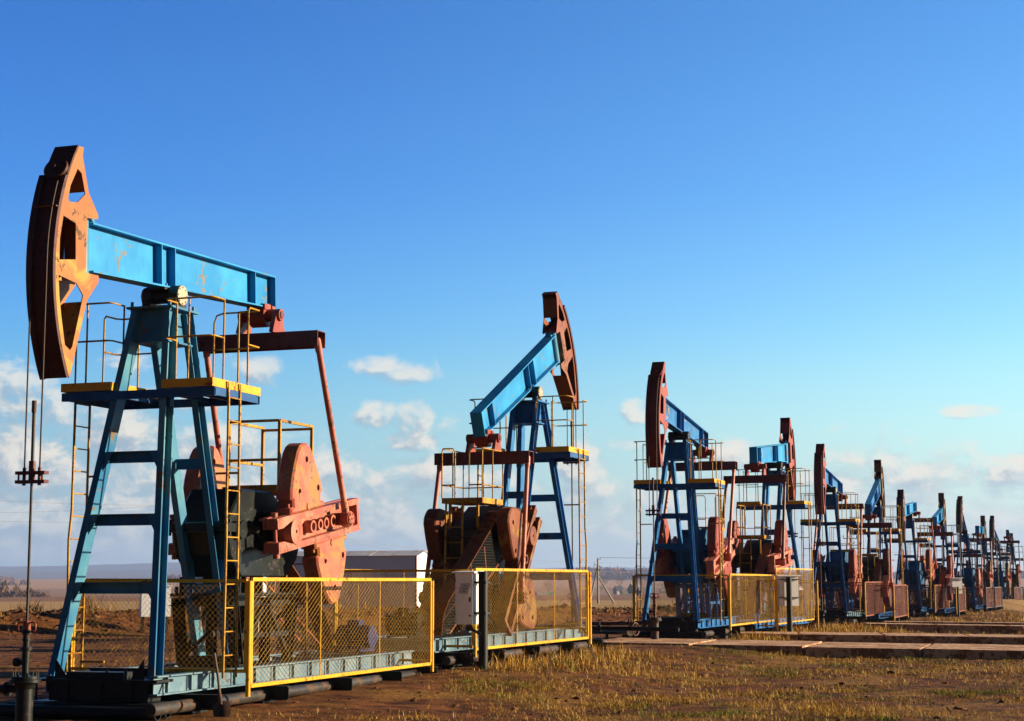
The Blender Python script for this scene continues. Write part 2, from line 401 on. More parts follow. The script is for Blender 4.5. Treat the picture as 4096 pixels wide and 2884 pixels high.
    h3=[(2.90,-.02),(2.50,-.085),(2.345,-.225),(2.60,-.91),(2.65,-.955),(2.765,-.895),(2.84,-.55),(2.885,-.28)]
    m=MB()
    for s_ in(-1,1): m.prism(out,s_*(HALFW-.014),s_*HALFW,[h1,h2,h3])
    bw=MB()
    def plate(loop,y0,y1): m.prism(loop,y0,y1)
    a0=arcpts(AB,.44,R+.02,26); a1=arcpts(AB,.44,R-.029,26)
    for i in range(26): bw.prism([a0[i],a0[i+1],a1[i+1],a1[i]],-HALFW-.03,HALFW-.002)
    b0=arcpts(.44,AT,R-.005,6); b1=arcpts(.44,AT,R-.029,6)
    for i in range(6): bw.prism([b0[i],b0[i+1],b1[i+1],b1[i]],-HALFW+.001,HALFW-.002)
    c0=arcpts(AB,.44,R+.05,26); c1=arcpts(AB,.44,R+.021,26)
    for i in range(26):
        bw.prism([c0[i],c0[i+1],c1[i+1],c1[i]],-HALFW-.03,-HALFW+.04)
    for p,q in(((2.27,.80),(2.93,.86)),((2.29,.10),(2.95,.05)),((2.33,1.70),(2.46,1.70)),((2.67,-1.29),(2.69,-1.285))):
        m.bar((p[0],0,p[1]),(q[0],0,q[1]),.32,.014,(0,0,1))
    m.bar((2.262,0,.082),(2.262,0,.788),.318,.012,(1,0,0))
    m.bar((2.24,0,1.14),(2.36,0,1.58),.32,.012,(1,0,0)); m.bar((2.27,0,-.30),(2.62,0,-1.2),.32,.012,(1,0,0))
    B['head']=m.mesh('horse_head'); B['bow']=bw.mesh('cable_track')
    m=MB(); a=.474; d=Vector((math.cos(a),0,math.sin(a))); c=d*(R-.004)
    m.cyl(c,c+d*.05,.165,28); m.cyl(c+d*.05,c+d*.07,.06,14); m.cyl(c+d*.07,c+d*.10,.03,8); B['roller']=m.mesh('cable_roller')
    # --- equalizer (own frame: bar centre at origin)
    m=MB()
    m.bb(-.145,-.13,-1.06,1.06,-.125,.125); m.bb(.13,.145,-1.06,1.06,-.125,.125); m.bb(-.128,.128,-1.06,1.06,.112,.125)
    for y in(-.95,.95): m.cyl((.146,y,0),(.165,y,0),.05,14); m.cyl((-.146,y,0),(-.165,y,0),.05,14)
    B['equalizer']=m.mesh('equalizer_bar')
    m=MB()
    for y in(-.29,.29):
        m.prism([(-.22,.126),(.22,.126),(.09,.46),(.03,.50),(-.03,.50),(-.09,.46)],y-.035,y+.035)
        m.cyl((0,y-.075,.42),(0,y+.075,.42),.095,20)
    m.cyl((0,-.25,.42),(0,.25,.42),.10,18); m.cyl((0,-.14,.42),(0,.14,.42),.185,26); m.bb(-.16,.16,-.13,.13,.44,.555)
    for y in(-.12,.12):
        for x in(-.13,.13): m.bb(x-.05,x+.05,y-.04,y+.04,.5,.585)
    B['eqbear']=m.mesh('equalizer_bearing')
    m=MB()
    for sgn in(-1,1): m.cyl((0,sgn*.366,.42),(0,sgn*.38,.42),.06,16)
    B['eqcap']=m.mesh('pin_cap')
    # --- crank (frame: axle at origin, u along +x, v up, outer face at y=0 going inward -y); mirrored for the other side
    for side in(-1,1):
        m=MB(); Y=lambda a:side*a
        def bx(x0,x1,y0,y1,z0,z1): m.bb(x0,x1,min(Y(y0),Y(y1)),max(Y(y0),Y(y1)),z0,z1)
        # jaws, web and rims of the crank arm
        for s_ in(-1,1):
            lo=[(-.6,s_*.10),(-.6,s_*.235),(2.36,s_*.235),(2.36,s_*.165),(-.16,s_*.165),(-.42,s_*.10)]
            m.prism(lo,Y(.70),Y(.95)); 
            m.bb(-.62,2.38,min(Y(.66),Y(.74)),max(Y(.66),Y(.74)),s_*.236 if s_>0 else -.262,.262 if s_>0 else -.236)
            m.bb(-.62,2.38,min(Y(.80),Y(.955)),max(Y(.80),Y(.955)),s_*.236 if s_>0 else -.262,.262 if s_>0 else -.236)
        bx(-.12,2.3,.72,.82,-.164,.164); bx(2.29,2.365,.72,.945,-.164,.164)
        m.ring((0,Y(.90),0),(0,1,0),.10,.20,.13,28); m.cyl((0,Y(.6),0),(0,Y(.93),0),.125,22); m.ring((0,Y(.945),0),(0,1,0),.03,.11,.03,22)
        for u,r in((.62,.10),(.88,.09),(1.10,.09),(1.36,.10)): m.ring((u,Y(.89),0),(0,1,0),r-.035,r,.12,20)
        bx(.30,1.46,.821,.835,-.02,.02)
        m.cyl((-.5,Y(.85),-.34),(-.5,Y(.85),.34),.03,10); m.cyl((-.5,Y(.85),-.34),(-.5,Y(.85),-.28),.055,6); m.cyl((-.5,Y(.85),.28),(-.5,Y(.85),.34),.055,6)
        B['crank',side]=m.mesh('crank')
        m=MB(); m.cyl((RC,Y(.80),0),(RC,Y(1.0),0),.10,20); m.cyl((RC,Y(1.0),0),(RC,Y(1.13),0),.125,24); m.ring((RC,Y(1.14),0),(0,1,0),.02,.105,.02,24)
        for k in range(6): a=k*PI/3; m.cyl((RC+.085*math.cos(a),Y(1.15),.085*math.sin(a)),(RC+.085*math.cos(a),Y(1.165),.085*math.sin(a)),.014,6)
        B['pin',side]=m.mesh('crank_pin')
        W1=[(-.10,.265),(-.10,.36),(0.0,.37),(0.0,.47),(-.07,.49),(-.055,.62),(.02,.82),(.13,1.02),(.24,1.19),(.34,1.275),(.45,1.305),(.58,1.30),(.69,1.24),(.80,1.07),(.93,.84),(1.03,.60),(1.04,.50),(.97,.46),(.97,.37),(1.09,.355),(1.09,.265)]
        hol=lambda cx,cy,r:[(cx+r*math.cos(k*PI/6),cy+r*math.sin(k*PI/6)) for k in range(12)]
        for nm,du,sv in(('w1',0,1),('w2',.79,-1)):
            m=MB(); m.prism([(u+du,v*sv) for u,v in W1],Y(.66),Y(.94),[hol(.52+du,sv*1.05,.05),hol(.22+du,sv*.58,.05),hol(.88+du,sv*.58,.05)],.03)
            m.bb(.2+du,.82+du,min(Y(.941),Y(.944)),max(Y(.941),Y(.944)),min(sv*.42,sv*.56),max(sv*.42,sv*.56))
            m.cyl((.48+du,Y(.92),sv*.33),(.48+du,Y(.955),sv*.33),.05,14)
            for u in(-.03,1.02): m.cyl((u+du,Y(.85),sv*.30),(u+du,Y(.85),sv*.42),.03,6)
            B[nm,side]=m.mesh('counterweight')
    # --- gearbox
    m=MB()
    m.prism([(-1.15,2.26),(-1.62,2.78),(-2.62,2.78),(-3.55,2.30),(-3.6,2.26)],-.43,.43,(),.03)
    m.bb(-3.68,-1.05,-.52,.52,2.13,2.255)
    m.prism([(-1.15,2.12),(-3.6,2.12),(-3.45,1.75),(-3.1,1.48),(-1.6,1.48),(-1.25,1.8)],-.46,.46,(),.02)
    m.cyl((CX,-.68,CZ),(CX,.68,CZ),.17,22); m.cyl((CX,-.56,CZ),(CX,.56,CZ),.30,26)
    m.cyl((-3.25,-.58,CZ),(-3.25,.56,CZ),.16,20); m.cyl((-1.45,.4,CZ),(-1.45,.56,CZ),.13,18)
    for x in np.arange(-3.55,-1.1,.3):
        for y in(-.49,.49): m.cyl((x,y,2.08),(x,y,2.31),.025,6)
    for x in(-1.5,-2.2,-3.2):
        for y in(-.40,.40): m.prism([(x-.02,1.48),(x+.02,1.48),(x+.02,1.2),(x-.02,1.2)],y-.1,y+.1)
    m.bb(-3.4,-1.3,-.55,.55,1.19,1.24); m.bb(-2.25,-2.0,-.1,.1,2.78,2.83)
    for x in(-3.3,-1.4):
        for y in(-.5,.5): m.cyl((x,y,1.2),(x,y,1.34),.03,6)
    B['gearbox']=m.mesh('gearbox')
    m=MB()
    for y in(-.45,.45):
        m.ibeam((-1.35,y,1.17),(-1.55,y,.2),.16,.12,.012,.01,(1,0,0)); m.ibeam((-3.35,y,1.17),(-3.15,y,.2),.16,.12,.012,.01,(1,0,0)); m.ibeam((-2.4,y,1.17),(-2.4,y,.2),.14,.12,.012,.01,(1,0,0))
        m.bar((-1.55,y,.25),(-2.35,y,1.1),.06,.06); m.bar((-3.2,y,.25),(-2.45,y,1.1),.06,.06)
        m.ibeam((-1.2,y,1.12),(-3.5,y,1.12),.12,.12,.012,.01,(0,0,1)); m.bar((-1.5,y,.62),(-3.2,y,.62),.07,.08)
    for x in(-1.45,-3.25): m.bar((x,-.4,1.1),(x,.4,1.1),.09,.1); m.bar((x,-.42,.3),(x,.42,1.0),.05,.05)
    B['stand']=m.mesh('gearbox_stand')
    # --- belt guard
    m=MB(); yg0,yg1=-.60,-.28
    pts=[(-2.72,2.28)]+[(-3.15+.43*math.cos(a),2.22+.43*math.sin(a)) for a in np.linspace(.15,PI*.68,9)]+[(-6.15,.82),(-6.38,.55),(-6.45,.22)]
    for i in range(len(pts)-1):
        p,q=Vector((pts[i][0],0,pts[i][1])),Vector((pts[i+1][0],0,pts[i+1][1])); t=(q-p).normalized(); n=Vector((-t.z,0,t.x))
        m.prism([(p.x,p.z),(q.x,q.z),(q.x-n.x*.012,q.z-n.z*.012),(p.x-n.x*.012,p.z-n.z*.012)],yg0,yg1)
    for y in(yg0,yg1): m.bar((-2.75,y,1.95),(-6.1,y,.25),.025,.03); m.bar((-4.3,y,1.9),(-4.1,y,1.1),.02,.03)
    a=[(-3.15+.36*math.cos(q),yg0,2.22+.36*math.sin(q)) for q in np.linspace(0,2*PI,20)]
    B['guard']=m.mesh('belt_guard')
    m=MB(); m.tube(a,.012,6,False)
    poly=pts+[(-6.1,.25),(-2.75,1.95)]
    def clipseg(vert,c):
        xs=[]
        for i in range(len(poly)):
            p,q=poly[i],poly[(i+1)%len(poly)]
            a0,b0=(p[0],p[1]) if vert else (p[1],p[0]); a1,b1=(q[0],q[1]) if vert else (q[1],q[0])
            if (a0-c)*(a1-c)<0: xs.append(b0+(b1-b0)*(c-a0)/(a1-a0))
        xs.sort(); return [(xs[i],xs[i+1]) for i in range(0,len(xs)-1,2)]
    for x in np.arange(-6.4,-2.7,.055):
        for z0,z1 in clipseg(True,x): m.bar((x,yg0-.004,z0),(x,yg0-.004,z1),.005,.005,(1,0,0))
    for z in np.arange(.25,2.65,.055):
        for x0,x1 in clipseg(False,z): m.bar((x0,yg0-.008,z),(x1,yg0-.008,z),.005,.005,(0,0,1))
    B['guardmesh']=m.mesh('guard_mesh')
    # --- motor
    m=MB(); cx,cz=-6.75,.45
    m.cyl((cx,-.30,cz),(cx,.24,cz),.18,26); m.cyl((cx,.245,cz),(cx,.34,cz),.195,26); m.cyl((cx,-.52,cz),(cx,-.35,cz),.06,12)
    for k in range(18): a_=2*PI*k/18; m.box((cx+.19*math.cos(a_),-.03,cz+.19*math.sin(a_)),(.03,.50,.010),Matrix.Rotation(-a_,3,'Y'))
    m.bb(cx-.24,cx+.24,-.3,.22,.24,.30); m.bb(cx-.1,cx+.1,-.1,.12,.60,.74)
    for k in(-1,1): m.bb(cx-.33,cx+.33,k*.2-.04,k*.2+.04,.20,.238)
    B['motor']=m.mesh('motor')
    # --- decks
    for side in(-1,1):
        m=MB(); yo,yi=1.186*side,.40*side; y0,y1=min(yo,yi),max(yo,yi)
        m.bb(.70,.715,y0,y1,4.035,4.15); m.bb(-.70,-.685,y0,y1,4.035,4.15); m.bb(-.684,.699,min(yo,yo-.015*side),max(yo,yo-.015*side),4.035,4.15); m.bb(-.684,.699,min(yi,yi+.015*side),max(yi,yi+.015*side),4.035,4.15)
        B['deck',side]=m.mesh('deck')
        m=MB()
        for x in np.arange(-.68,.70,.045): m.bar((x,y0+.02,4.06),(x,y1-.02,4.06),.006,.022)
        for y in np.arange(y0+.03,y1-.02,.045): m.bar((-.68,y,4.052),(.698,y,4.052),.006,.012)
        B['grate',side]=m.mesh('deck_grating')
        r=.0135; T=5.26; Mi=4.73
        def P(x,y,z): return (x,y*side,z)
        def bend(path):
            return path
        for sx in(1,-1):
            X=.70*sx; xi=.36*sx; m=MB()
            if sx>0:
                loop=lambda z:[P(xi,.42,z),P(X-.05,.42,z),P(X,.47,z),P(X,1.12,z),P(X-.05,1.17,z),P(xi+.02,1.17,z)]
                m.tube(loop(T),r,6); m.tube(loop(Mi),r,6)
                for q in(P(xi+.01,.42,0),P(X,.80,0),P(xi+.03,1.17,0)): m.tube([(q[0],q[1],4.14),(q[0],q[1],T-.01)],r,6)
            else:
                pa=[P(X,.42,4.14),P(X,.42,T-.14),P(X,.46,T-.03),P(X,.56,T),P(X,1.10,T),P(X+.06,1.17,T),P(-.36,1.17,T),P(-.32,1.17,T-.05),P(-.32,1.17,4.14)]
                m.tube(pa,r,6); m.tube([P(X,.42,Mi),P(X,1.12,Mi),P(X+.05,1.17,Mi),P(-.33,1.17,Mi)],r,6)
                m.tube([P(X,.82,4.14),P(X,.82,T-.01)],r,6)
            B['rail',side,sx]=m.mesh('railing')
        m=MB()
        xs=(.30,-.05)
        for i,x in enumerate(xs):
            m.tube([P(x,1.20,4.13),P(x,1.215,3.9),P(x+.01,1.215,2.4),P(x+.035,1.235,2.0),P(x+.02,1.215,.12)] if i==0 else [P(x,1.20,4.13),P(x,1.215,.12)],.019,6); m.bb(x-.035,x+.035,min(1.187*side,1.205*side),max(1.187*side,1.205*side),4.05,4.135)
        for k in range(12): m.tube([P(.31,1.215,.42+.318*k),P(-.05,1.215,.42+.318*k)],.011,6)
        for z in(.3,2.9): m.bar(P(-.05,1.2,z),P(-.05,.85,z),.03,.03)
        B['ladder',side]=m.mesh('ladder')
    m=MB()
    m.channel((.64,-1.2,3.965),(.64,1.2,3.965),.115,.06,.008,(0,0,1),1); m.channel((-.62,-1.2,3.965),(-.62,1.2,3.965),.115,.06,.008,(0,0,1),-1)
    for y in(-.8,-.42,.42,.8): m.bar((.60,y,3.985),(-.58,y,3.985),.05,.06)
    m.bb(-.62,.62,-1.19,-1.16,3.92,4.03); m.bb(-.62,.62,1.16,1.19,3.92,4.03)
    for y in(-.43,.43):
        m.bb(.50,.60,y-.05,y+.05,3.80,3.905)
    B['deckbeam']=m.mesh('deck_beam')
    # --- maintenance platform over the gearbox
    m=MB(); x0,x1,y0,y1=-3.98,-2.82,-.44,.44
    m.bb(x0,x1,y0,y1,2.845,2.87)
    for a,b in(((x0,y0),(x1,y0)),((x0,y1),(x1,y1)),((x0,y0),(x0,y1)),((x1,y0),(x1,y1))): m.bar((a[0],a[1],2.845),(b[0],b[1],2.845),.012,.11)
    m.bar((x0+.1,-.3,2.8),(x0+.1,-.3,2.3),.05,.05,(1,0,0)); m.bar((x0+.1,.3,2.8),(x0+.1,.3,2.3),.05,.05,(1,0,0))
    B['gplat']=m.mesh('service_platform')
    for nm in('sq','rd'):
        m=MB(); T=3.9
        if nm=='sq':
            for p in((x0,y0),(x0,y1),(x1,y0),(x1,y1)): m.bar((p[0],p[1],2.9),(p[0],p[1],T),.045,.045,(1,0,0))
            for z in(T,3.29):
                m.bar((x0,y0,z),(x1,y0,z),.04,.04); m.bar((x0,y1,z),(x1,y1,z),.04,.04); m.bar((x1,y0,z),(x1,y1,z),.04,.04)
                if z>3.5: m.bar((x0,y0,z-.04),(x0,y1,z-.04),.04,.04)
        else:
            r=.014
            for sg in(-1,1):
                yy=y1 if sg>0 else y0
                m.tube([(x0,yy,2.9),(x0,yy,T-.06),(x0+.05,yy,T),(x1-.05,yy,T),(x1,yy-sg*.05,T),(x1,0,T)],r,6); m.tube([(x0,yy,3.16),(x1,yy,3.16),(x1,0,3.16)],r,6)
                m.tube([(x0,yy*.35,2.9),(x0,yy*.35,T-.08),(x0,yy*.45,T),(x0,yy*.9,T),(x0+.04,yy,T)],r,6)
                m.tube([(x1,yy,2.9),(x1,yy,T)],r,6); m.tube([((x0+x1)/2,yy,2.9),((x0+x1)/2,yy,T)],r,6); m.tube([(x0,yy*.35,3.16),(x0,yy,3.16)],r,6)
        B['grail',nm]=m.mesh('railing')
    m=MB()
    for y in(-.02,.34):
        m.tube([(x0-.015,y,2.84),(x0-.03,y,2.5),(x0-.1,y,.2)],.022,6)
    for k in range(8): z=.45+.31*k; xx=x0-.10+.08*z/2.8; m.tube([(xx,-.02,z),(xx,.34,z)],.012,6)
    B['gladder']=m.mesh('platform_ladder')
    # --- carrier
    m=MB()
    for z in(.055,-.055): m.bb(-.05,.05,-.21,.21,z-.02,z+.02)
    for y in(-.11,.11): m.cyl((0,y,-.10),(0,y,.12),.022,8)
    for y in(-.17,.17): m.cyl((.03,y,-.06),(.03,y,.06),.012,6)
    m.cyl((0,0,-.05),(0,0,.2),.042,12)
    B['carrier']=m.mesh('carrier_bar')
    # --- fence panels; origin at pump origin
    def zig(m,org,du,L,z0,z1,cw,ch,th):
        org=Vector(org); du=Vector(du); nn=Vector((0,0,1)).cross(du).normalized()
        rows=int((z1-z0)/(ch/2)); n=int(L/(cw/2)); 
        for k in range(rows):
            zb=z0+k*ch/2; P=[]
            for i in range(n+1):
                up=(i+k)%2; P.append(org+du*(i*L/n)+Vector((0,0,zb+(ch/2 if up else 0))))
            vs=[]
            for p in P:
                vs+=[p+Vector((0,0,th)),p+nn*th*.6,p-nn*th*.6]
            fs=[]
            for i in range(n):
                a=3*i
                for j in range(3): fs.append((a+j,a+(j+1)%3,a+3+(j+1)%3,a+3+j))
            m.add(vs,fs)
    def panel(key,a,b,z0,z1,bays,cw,ch,th,fr):
        a=Vector((a[0],a[1],0)); b=Vector((b[0],b[1],0)); L=(b-a).length; du=(b-a)/L
        m=MB()
        e=du*.02
        sagz=.012
        up=Vector((0,0,1))
        m.bar(a+up*z1,b+up*z1,fr*.7,fr); m.bar(a+up*z0,b+up*z0,fr*.7,fr)
        for i in range(bays+1):
            p=a+du*(L*i/bays); w=fr if i in(0,bays) else .016
            m.bar(p+up*(z0+fr/2),p+up*(z1-fr/2),w*.7,w,du)
        B['fr',key]=m.mesh('panel_frame')
        m=MB(); zig(m,a,du,L,z0+.02,z1-.02,cw,ch,th); B['me',key]=m.mesh('wire_mesh')
    panel('side+',(-.12,1.4),(-6.8,1.4),.0,1.44,3,.125,.082,.0042,.05)
    panel('side-',(-.12,-1.4),(-6.8,-1.4),.0,1.44,3,.12,.09,.003,.04)
    panel('front',(-.05,-1.4),(-.05,1.36),.2,1.42,1,.085,.085,.003,.045)
    panel('tail',(-6.86,-1.38),(-6.86,1.38),.05,1.42,2,.085,.085,.003,.045)
    panel('tall+',(-.6,1.4),(-4.6,1.4),.12,1.80,4,.105,.064,.0042,.04)
    panel('mid+',(-4.75,1.4),(-6.8,1.4),.1,1.80,1,.105,.064,.0042,.04)
    m=MB(); m.cyl((0,0,-.14),(0,0,1.42),.034,12); B['fpost']=m.mesh('post')
build_meshes()

def solve_crank(phi,branch):
    c,n=math.cos(phi),math.sin(phi)
    tx=-2.99*c-(.112-.546)*0*n; a=-2.99; b=.112
    ex=a*c-b*n; ez=ZP+a*n+b*c-.546
    dx,dz=ex-CX,ez-CZ; d=math.hypot(dx,dz)
    d=min(d,RC+LP-.01)
    k=(RC*RC-LP*LP+d*d)/(2*d); hh=math.sqrt(max(0,RC*RC-k*k))
    ux,uz=dx/d,dz/d
    px=CX+ux*k+branch*(-uz)*hh; pz=CZ+uz*k+branch*ux*hh
    return (ex,ez),(px,pz),math.atan2(pz-CZ,px-CX)

def far(p): return p>=7
def make_pump(p,label,st):
    X,Y,lev,ya,phi=PUMP[p]
    gz=float(ground_z(X,Y,False)); rz=math.atan2(math.cos(ya),math.sin(ya))
    if p%2: rz+=PI
    root=empty('pumpjack',(X,Y,gz),rz,label,'pumpjack','pumpjacks in a row across the field')
    dz=lev-gz; L=(0,0,dz); LB=(0,0,dz+ZP); s=1 if p%2 else -1   # s: local y sign of the camera side
    g=lambda k,d:M[st.get(k,d)]
    blue=g('blue','blue'); leg=g('leg','blue'); yel=g('yellow','yellow'); red=g('red','redplain')
    inst(B['skid'],'skid_frame',g('skid','teal'),root,L); inst(B['front_beam'],'front_crossbeam',M['black'],root,L)
    for x,z in((1.55,-.235),(1.80,-.25)): inst(B['pipe_lat'],'base_pipe',M['black'],root,(x,0,dz+z))
    inst(B['pipe_long'],'base_pipe',M['pipe'],root,L if s>0 else (0,-2.16,dz))
    for x in(.8,-1.2,-3.4,-5.4,-7.0):
        be=inst(B['bearer'],'bearer_beam',M['black'],root,(x,0,dz))
        if s<0: be.scale=(1,-1,1)
        for y in(-.85,.95): inst(B['pile'],'foundation_pile',M['black'],root,(x,y*s,dz))
    for k in('leg_f-','leg_f+','leg_r-','leg_r+'): inst(B[k],'leg',leg,root,L)
    for me in B['cross']: inst(me,'cross_brace',leg,root,L)
    inst(B['foot'],'foot_block',M['black'],root,L)
    inst(B['cap'],'post_cap',blue,root,L)
    sb=inst(B['saddle'],'saddle_bearing',M['brownb'],root,L)
    inst(B['cover'],'bearing_cover',g('cover','cream'),sb); inst(B['cover'],'bearing_cover',g('cover','cream'),sb,rot=(0,0,PI))
    bm=inst(B['beam'],'walking_beam',g('beam','beam'),root,LB,(0,-phi,0))
    inst(B['column'],'hinge_column',g('column','teal'),root,LB,(0,-phi,0))
    hd=inst(B['head'],'horse_head',g('head','headred'),root,LB,(0,-phi,0)); inst(B['bow'],'cable_track',g('bow','bowshade'),hd); inst(B['roller'],'cable_roller',g('bow','bowshade'),hd)
    if p==3:
        m=MB()
        for a_,b_ in(((1.86,.66),(1.82,.40)),((1.82,.40),(1.70,.42)),((1.62,.66),(1.60,.52)),((1.52,.62),(1.46,.66)),((1.46,.66),(1.49,.42)),((1.38,.60),(1.34,.44)),((1.30,.62),(1.24,.40)),((1.34,.44),(1.24,.50)),((1.55,.33),(1.50,.24)),((1.42,.34),(1.36,.30)),((.1,.55),(.02,.60)),((-.25,.62),(-.5,.58)),((-.6,.58),(-.8,.60))):
            m.bar((a_[0],.0145,a_[1]),(b_[0],.0145,b_[1]),.003,.035,(0,.2,1))
        m.build('paint_mark',M['cream'],bm)
    if p==4:
        m=MB(); m.bb(-2.12,-1.90,-.0165,-.0125,.30,.52); sg_=m.build('stencil_patch',M['cream'],bm)
        m=MB()
        for a_,b_ in(((-2.07,.48),(-1.96,.48)),((-2.05,.44),(-1.97,.36)),((-2.06,.36),(-1.98,.42)),((-2.08,.33),(-1.95,.33)),((-2.01,.50),(-2.01,.32))): m.bar((a_[0],-.0185,a_[1]),(b_[0],-.0185,b_[1]),.002,.018,(0,.2,1))
        m.build('stencil_mark',M['motor'],sg_)
    (ex,ez),(px,pz),th=solve_crank(phi,st.get('branch',1))
    eq=inst(B['equalizer'],'equalizer_bar',g('eq','dkred'),root,(ex,0,dz+ez)); inst(B['eqcap'],'pin_cap',g('eq','dkred'),inst(B['eqbear'],'equalizer_bearing',red,root,(ex,0,dz+ez)))
    rc=RC
    if 'crank_pose' in st:
        th=math.radians(st['crank_pose'][0]); rc=st['crank_pose'][1]; px,pz=CX+rc*math.cos(th),CZ+rc*math.sin(th)
    for side in(-1,1):
        m=MB(); top=Vector((ex,side*.98,ez+.02)); bot=Vector((px,side*1.06,pz)); d=(top-bot).normalized()
        m.tube([bot+d*.13,top],.048,12); m.cyl(bot+d*.05,bot+d*.3,.062,12); m.box(bot+d*.0,(.2,.10,.22)); m.cyl(top-d*.22,top-d*.02,.058,12)
        m.build('pitman_rod',g('pitman','red'),root,L)
        cr=inst(B['crank',side],'crank',g('crank','red'),root,(CX,0,dz+CZ),(0,-th,0))
        # counterweight "up" side follows the mirrored picture: v = rotate(u, -90)
        for nm in('w1','w2'):
            w=inst(B[nm,side],'counterweight',g('weight','redplain'),cr)
            w.scale=(1,1,st.get('flip',-1))
        inst(B['pin',side],'crank_pin',g('crank','red'),cr,(rc-RC,0,0))
    inst(B['gearbox'],'gearbox',g('gear','gear1'),root,L); inst(B['stand'],'gearbox_stand',g('stand','black'),root,L)
    gd=inst(B['guard'],'belt_guard',g('guard','head2'),root,L); inst(B['guardmesh'],'guard_mesh',M['dark'],gd)
    inst(B['motor'],'motor',M['motor'] if p==1 else M['gear1'],root,L)
    inst(B['deckbeam'],'deck_beam',g('deckbeam','deepblue'),root,L)
    for side in(-1,1):
        dk=inst(B['deck',side],'deck',yel,root,L); inst(B['grate',side],'deck_grating',g('grate','deepblue'),dk); [inst(B['rail',side,q],'railing',g('rail','railyel'),dk) for q in(1,-1)]
        inst(B['ladder',side],'ladder',g('rail','railyel'),root,L)
    gp=inst(B['gplat'],'service_platform',g('rail','railyel'),root,L); inst(B['grail','sq' if p==1 else 'rd'],'railing',g('rail','railyel'),gp)
    inst(B['gladder'],'platform_ladder',g('rail','railyel'),root,L)
    # hanging gear
    zc=2.69+R*(phi+.0572); zc=max(1.35,min(zc,4.4))
    Rc=R+.065
    m=MB()
    for y in(-.11,.11):
        pts=[(Rc*math.cos(a),y,ZP+Rc*math.sin(a)) for a in np.linspace(.40+phi,0,14)]+[(3.07,y,zc-.09)]
        m.tube(pts,.011,6)
    m.build('bridle_cable',M['cable'],root,L)
    inst(B['carrier'],'carrier_bar',g('carrier','dkred'),root,(3.07,0,dz+zc))
    m=MB(); m.cyl((3.07,0,.9),(3.07,0,zc),.0165,10); m.cyl((3.07,0,zc),(3.07,0,zc+.86),.021,10); m.cyl((3.07,0,zc+.80),(3.07,0,zc+.95),.03,10)
    m.build('polished_rod',M['cable'] if p!=1 else M['pipe'],root,L)
    return root,dz
def make_fence(p,label,kind,root,dz):
    X,Y,lev,ya,phi=PUMP[p]; s=1 if p%2 else -1
    f=empty('mesh_fence',tuple(root.location),root.rotation_euler[2],label,'fence','mesh fences round the pumpjacks')
    L=(0,0,dz)
    fm,mm={'y':('yellow','meshyel'),'r':('rustmesh','rustmesh'),'g':('railgrey','rustmesh'),'ry':('rustmesh','rustmesh')}[kind]
    def pan(key,y=1,mt=None):
        a=inst(B['fr',key],'panel_frame',M[mt or fm],f,L); b=inst(B['me',key],'wire_mesh',M[mm],a)
        if y<0: a.scale=(1,-1,1)
    if p==4: pan('tall+',s); pan('mid+',s)
    else: pan('side+',s)
    pan('side-',s,'meshyel' if kind=='y' else None)
    pan('front',1,'yellow' if kind=='y' else None); pan('tail',1,'yellow' if kind=='y' else None)
    for x,y in((-.05,1.40),(-6.88,1.40),(-.05,-1.43),(-6.88,-1.43)): inst(B['fpost'],'post',M['yellow' if p<9 else 'railgrey'],f,(x,y,dz))
    return f

STY={
1:dict(head='head1',beam='beam',leg='leg1',blue='leg1',skid='skid',gear='gear1',weight='weight1',crank='red',eq='dkred',red='redplain',branch=1,pitman='red'),
2:dict(head='head2',beam='beam',leg='blue',gear='gearbrown',weight='weight2',crank='weight2',branch=1,guard='head2',skid='skid'),
3:dict(bow='bowshade_red',head='headred',beam='blue',leg='blue',gear='gearblue',weight='redplain',skid='blue',crank_pose=(-14,.85),column='blue',cover='brownb',eq='dkred',stand='deepblue'),
4:dict(head='headred',beam='beam',leg='blue',gear='gearbrown',weight='redplain',branch=1,skid='blue',cover='brownb',column='beam',pitman='dkred',guard='weight1'),
5:dict(bow='bowshade_red',head='headred',beam='blue',leg='deepblue',gear='gearblue',weight='redplain',skid='skid',crank_pose=(-24,1.1),stand='deepblue'),
6:dict(skid='deepblue',head='headbrown',beam='blue',leg='deepblue',gear='gearbrown',weight='headdark',branch=1),
7:dict(skid='deepblue',head='headdark',beam='beam',leg='deepblue',gear='gearblue',weight='redplain',branch=1,eq='headdark'),
8:dict(skid='deepblue',head='headbrown',beam='beam',leg='deepblue',gear='gearblue',weight='redplain',branch=1,yellow='deepblue',rail='railgrey',eq='dkred'),
9:dict(skid='deepblue',head='headdark',beam='deepblue',leg='deepblue',gear='gearblue',weight='red',branch=-1,yellow='deckgrey',rail='railgrey',stand='deepblue'),
10:dict(skid='deepblue',head='headbrown',beam='beam',leg='deepblue',gear='gearbrown',weight='headbrown',branch=1,yellow='deckgrey',rail='railgrey'),
11:dict(skid='deepblue',head='headdark',beam='blue',leg='deepblue',gear='gearblue',weight='headbrown',branch=-1,yellow='deckgrey',rail='railgrey'),
12:dict(skid='deepblue',head='headbrown',beam='deepblue',leg='deepblue',gear='gearbrown',weight='headbrown',branch=1,yellow='deckgrey',rail='railgrey'),
}
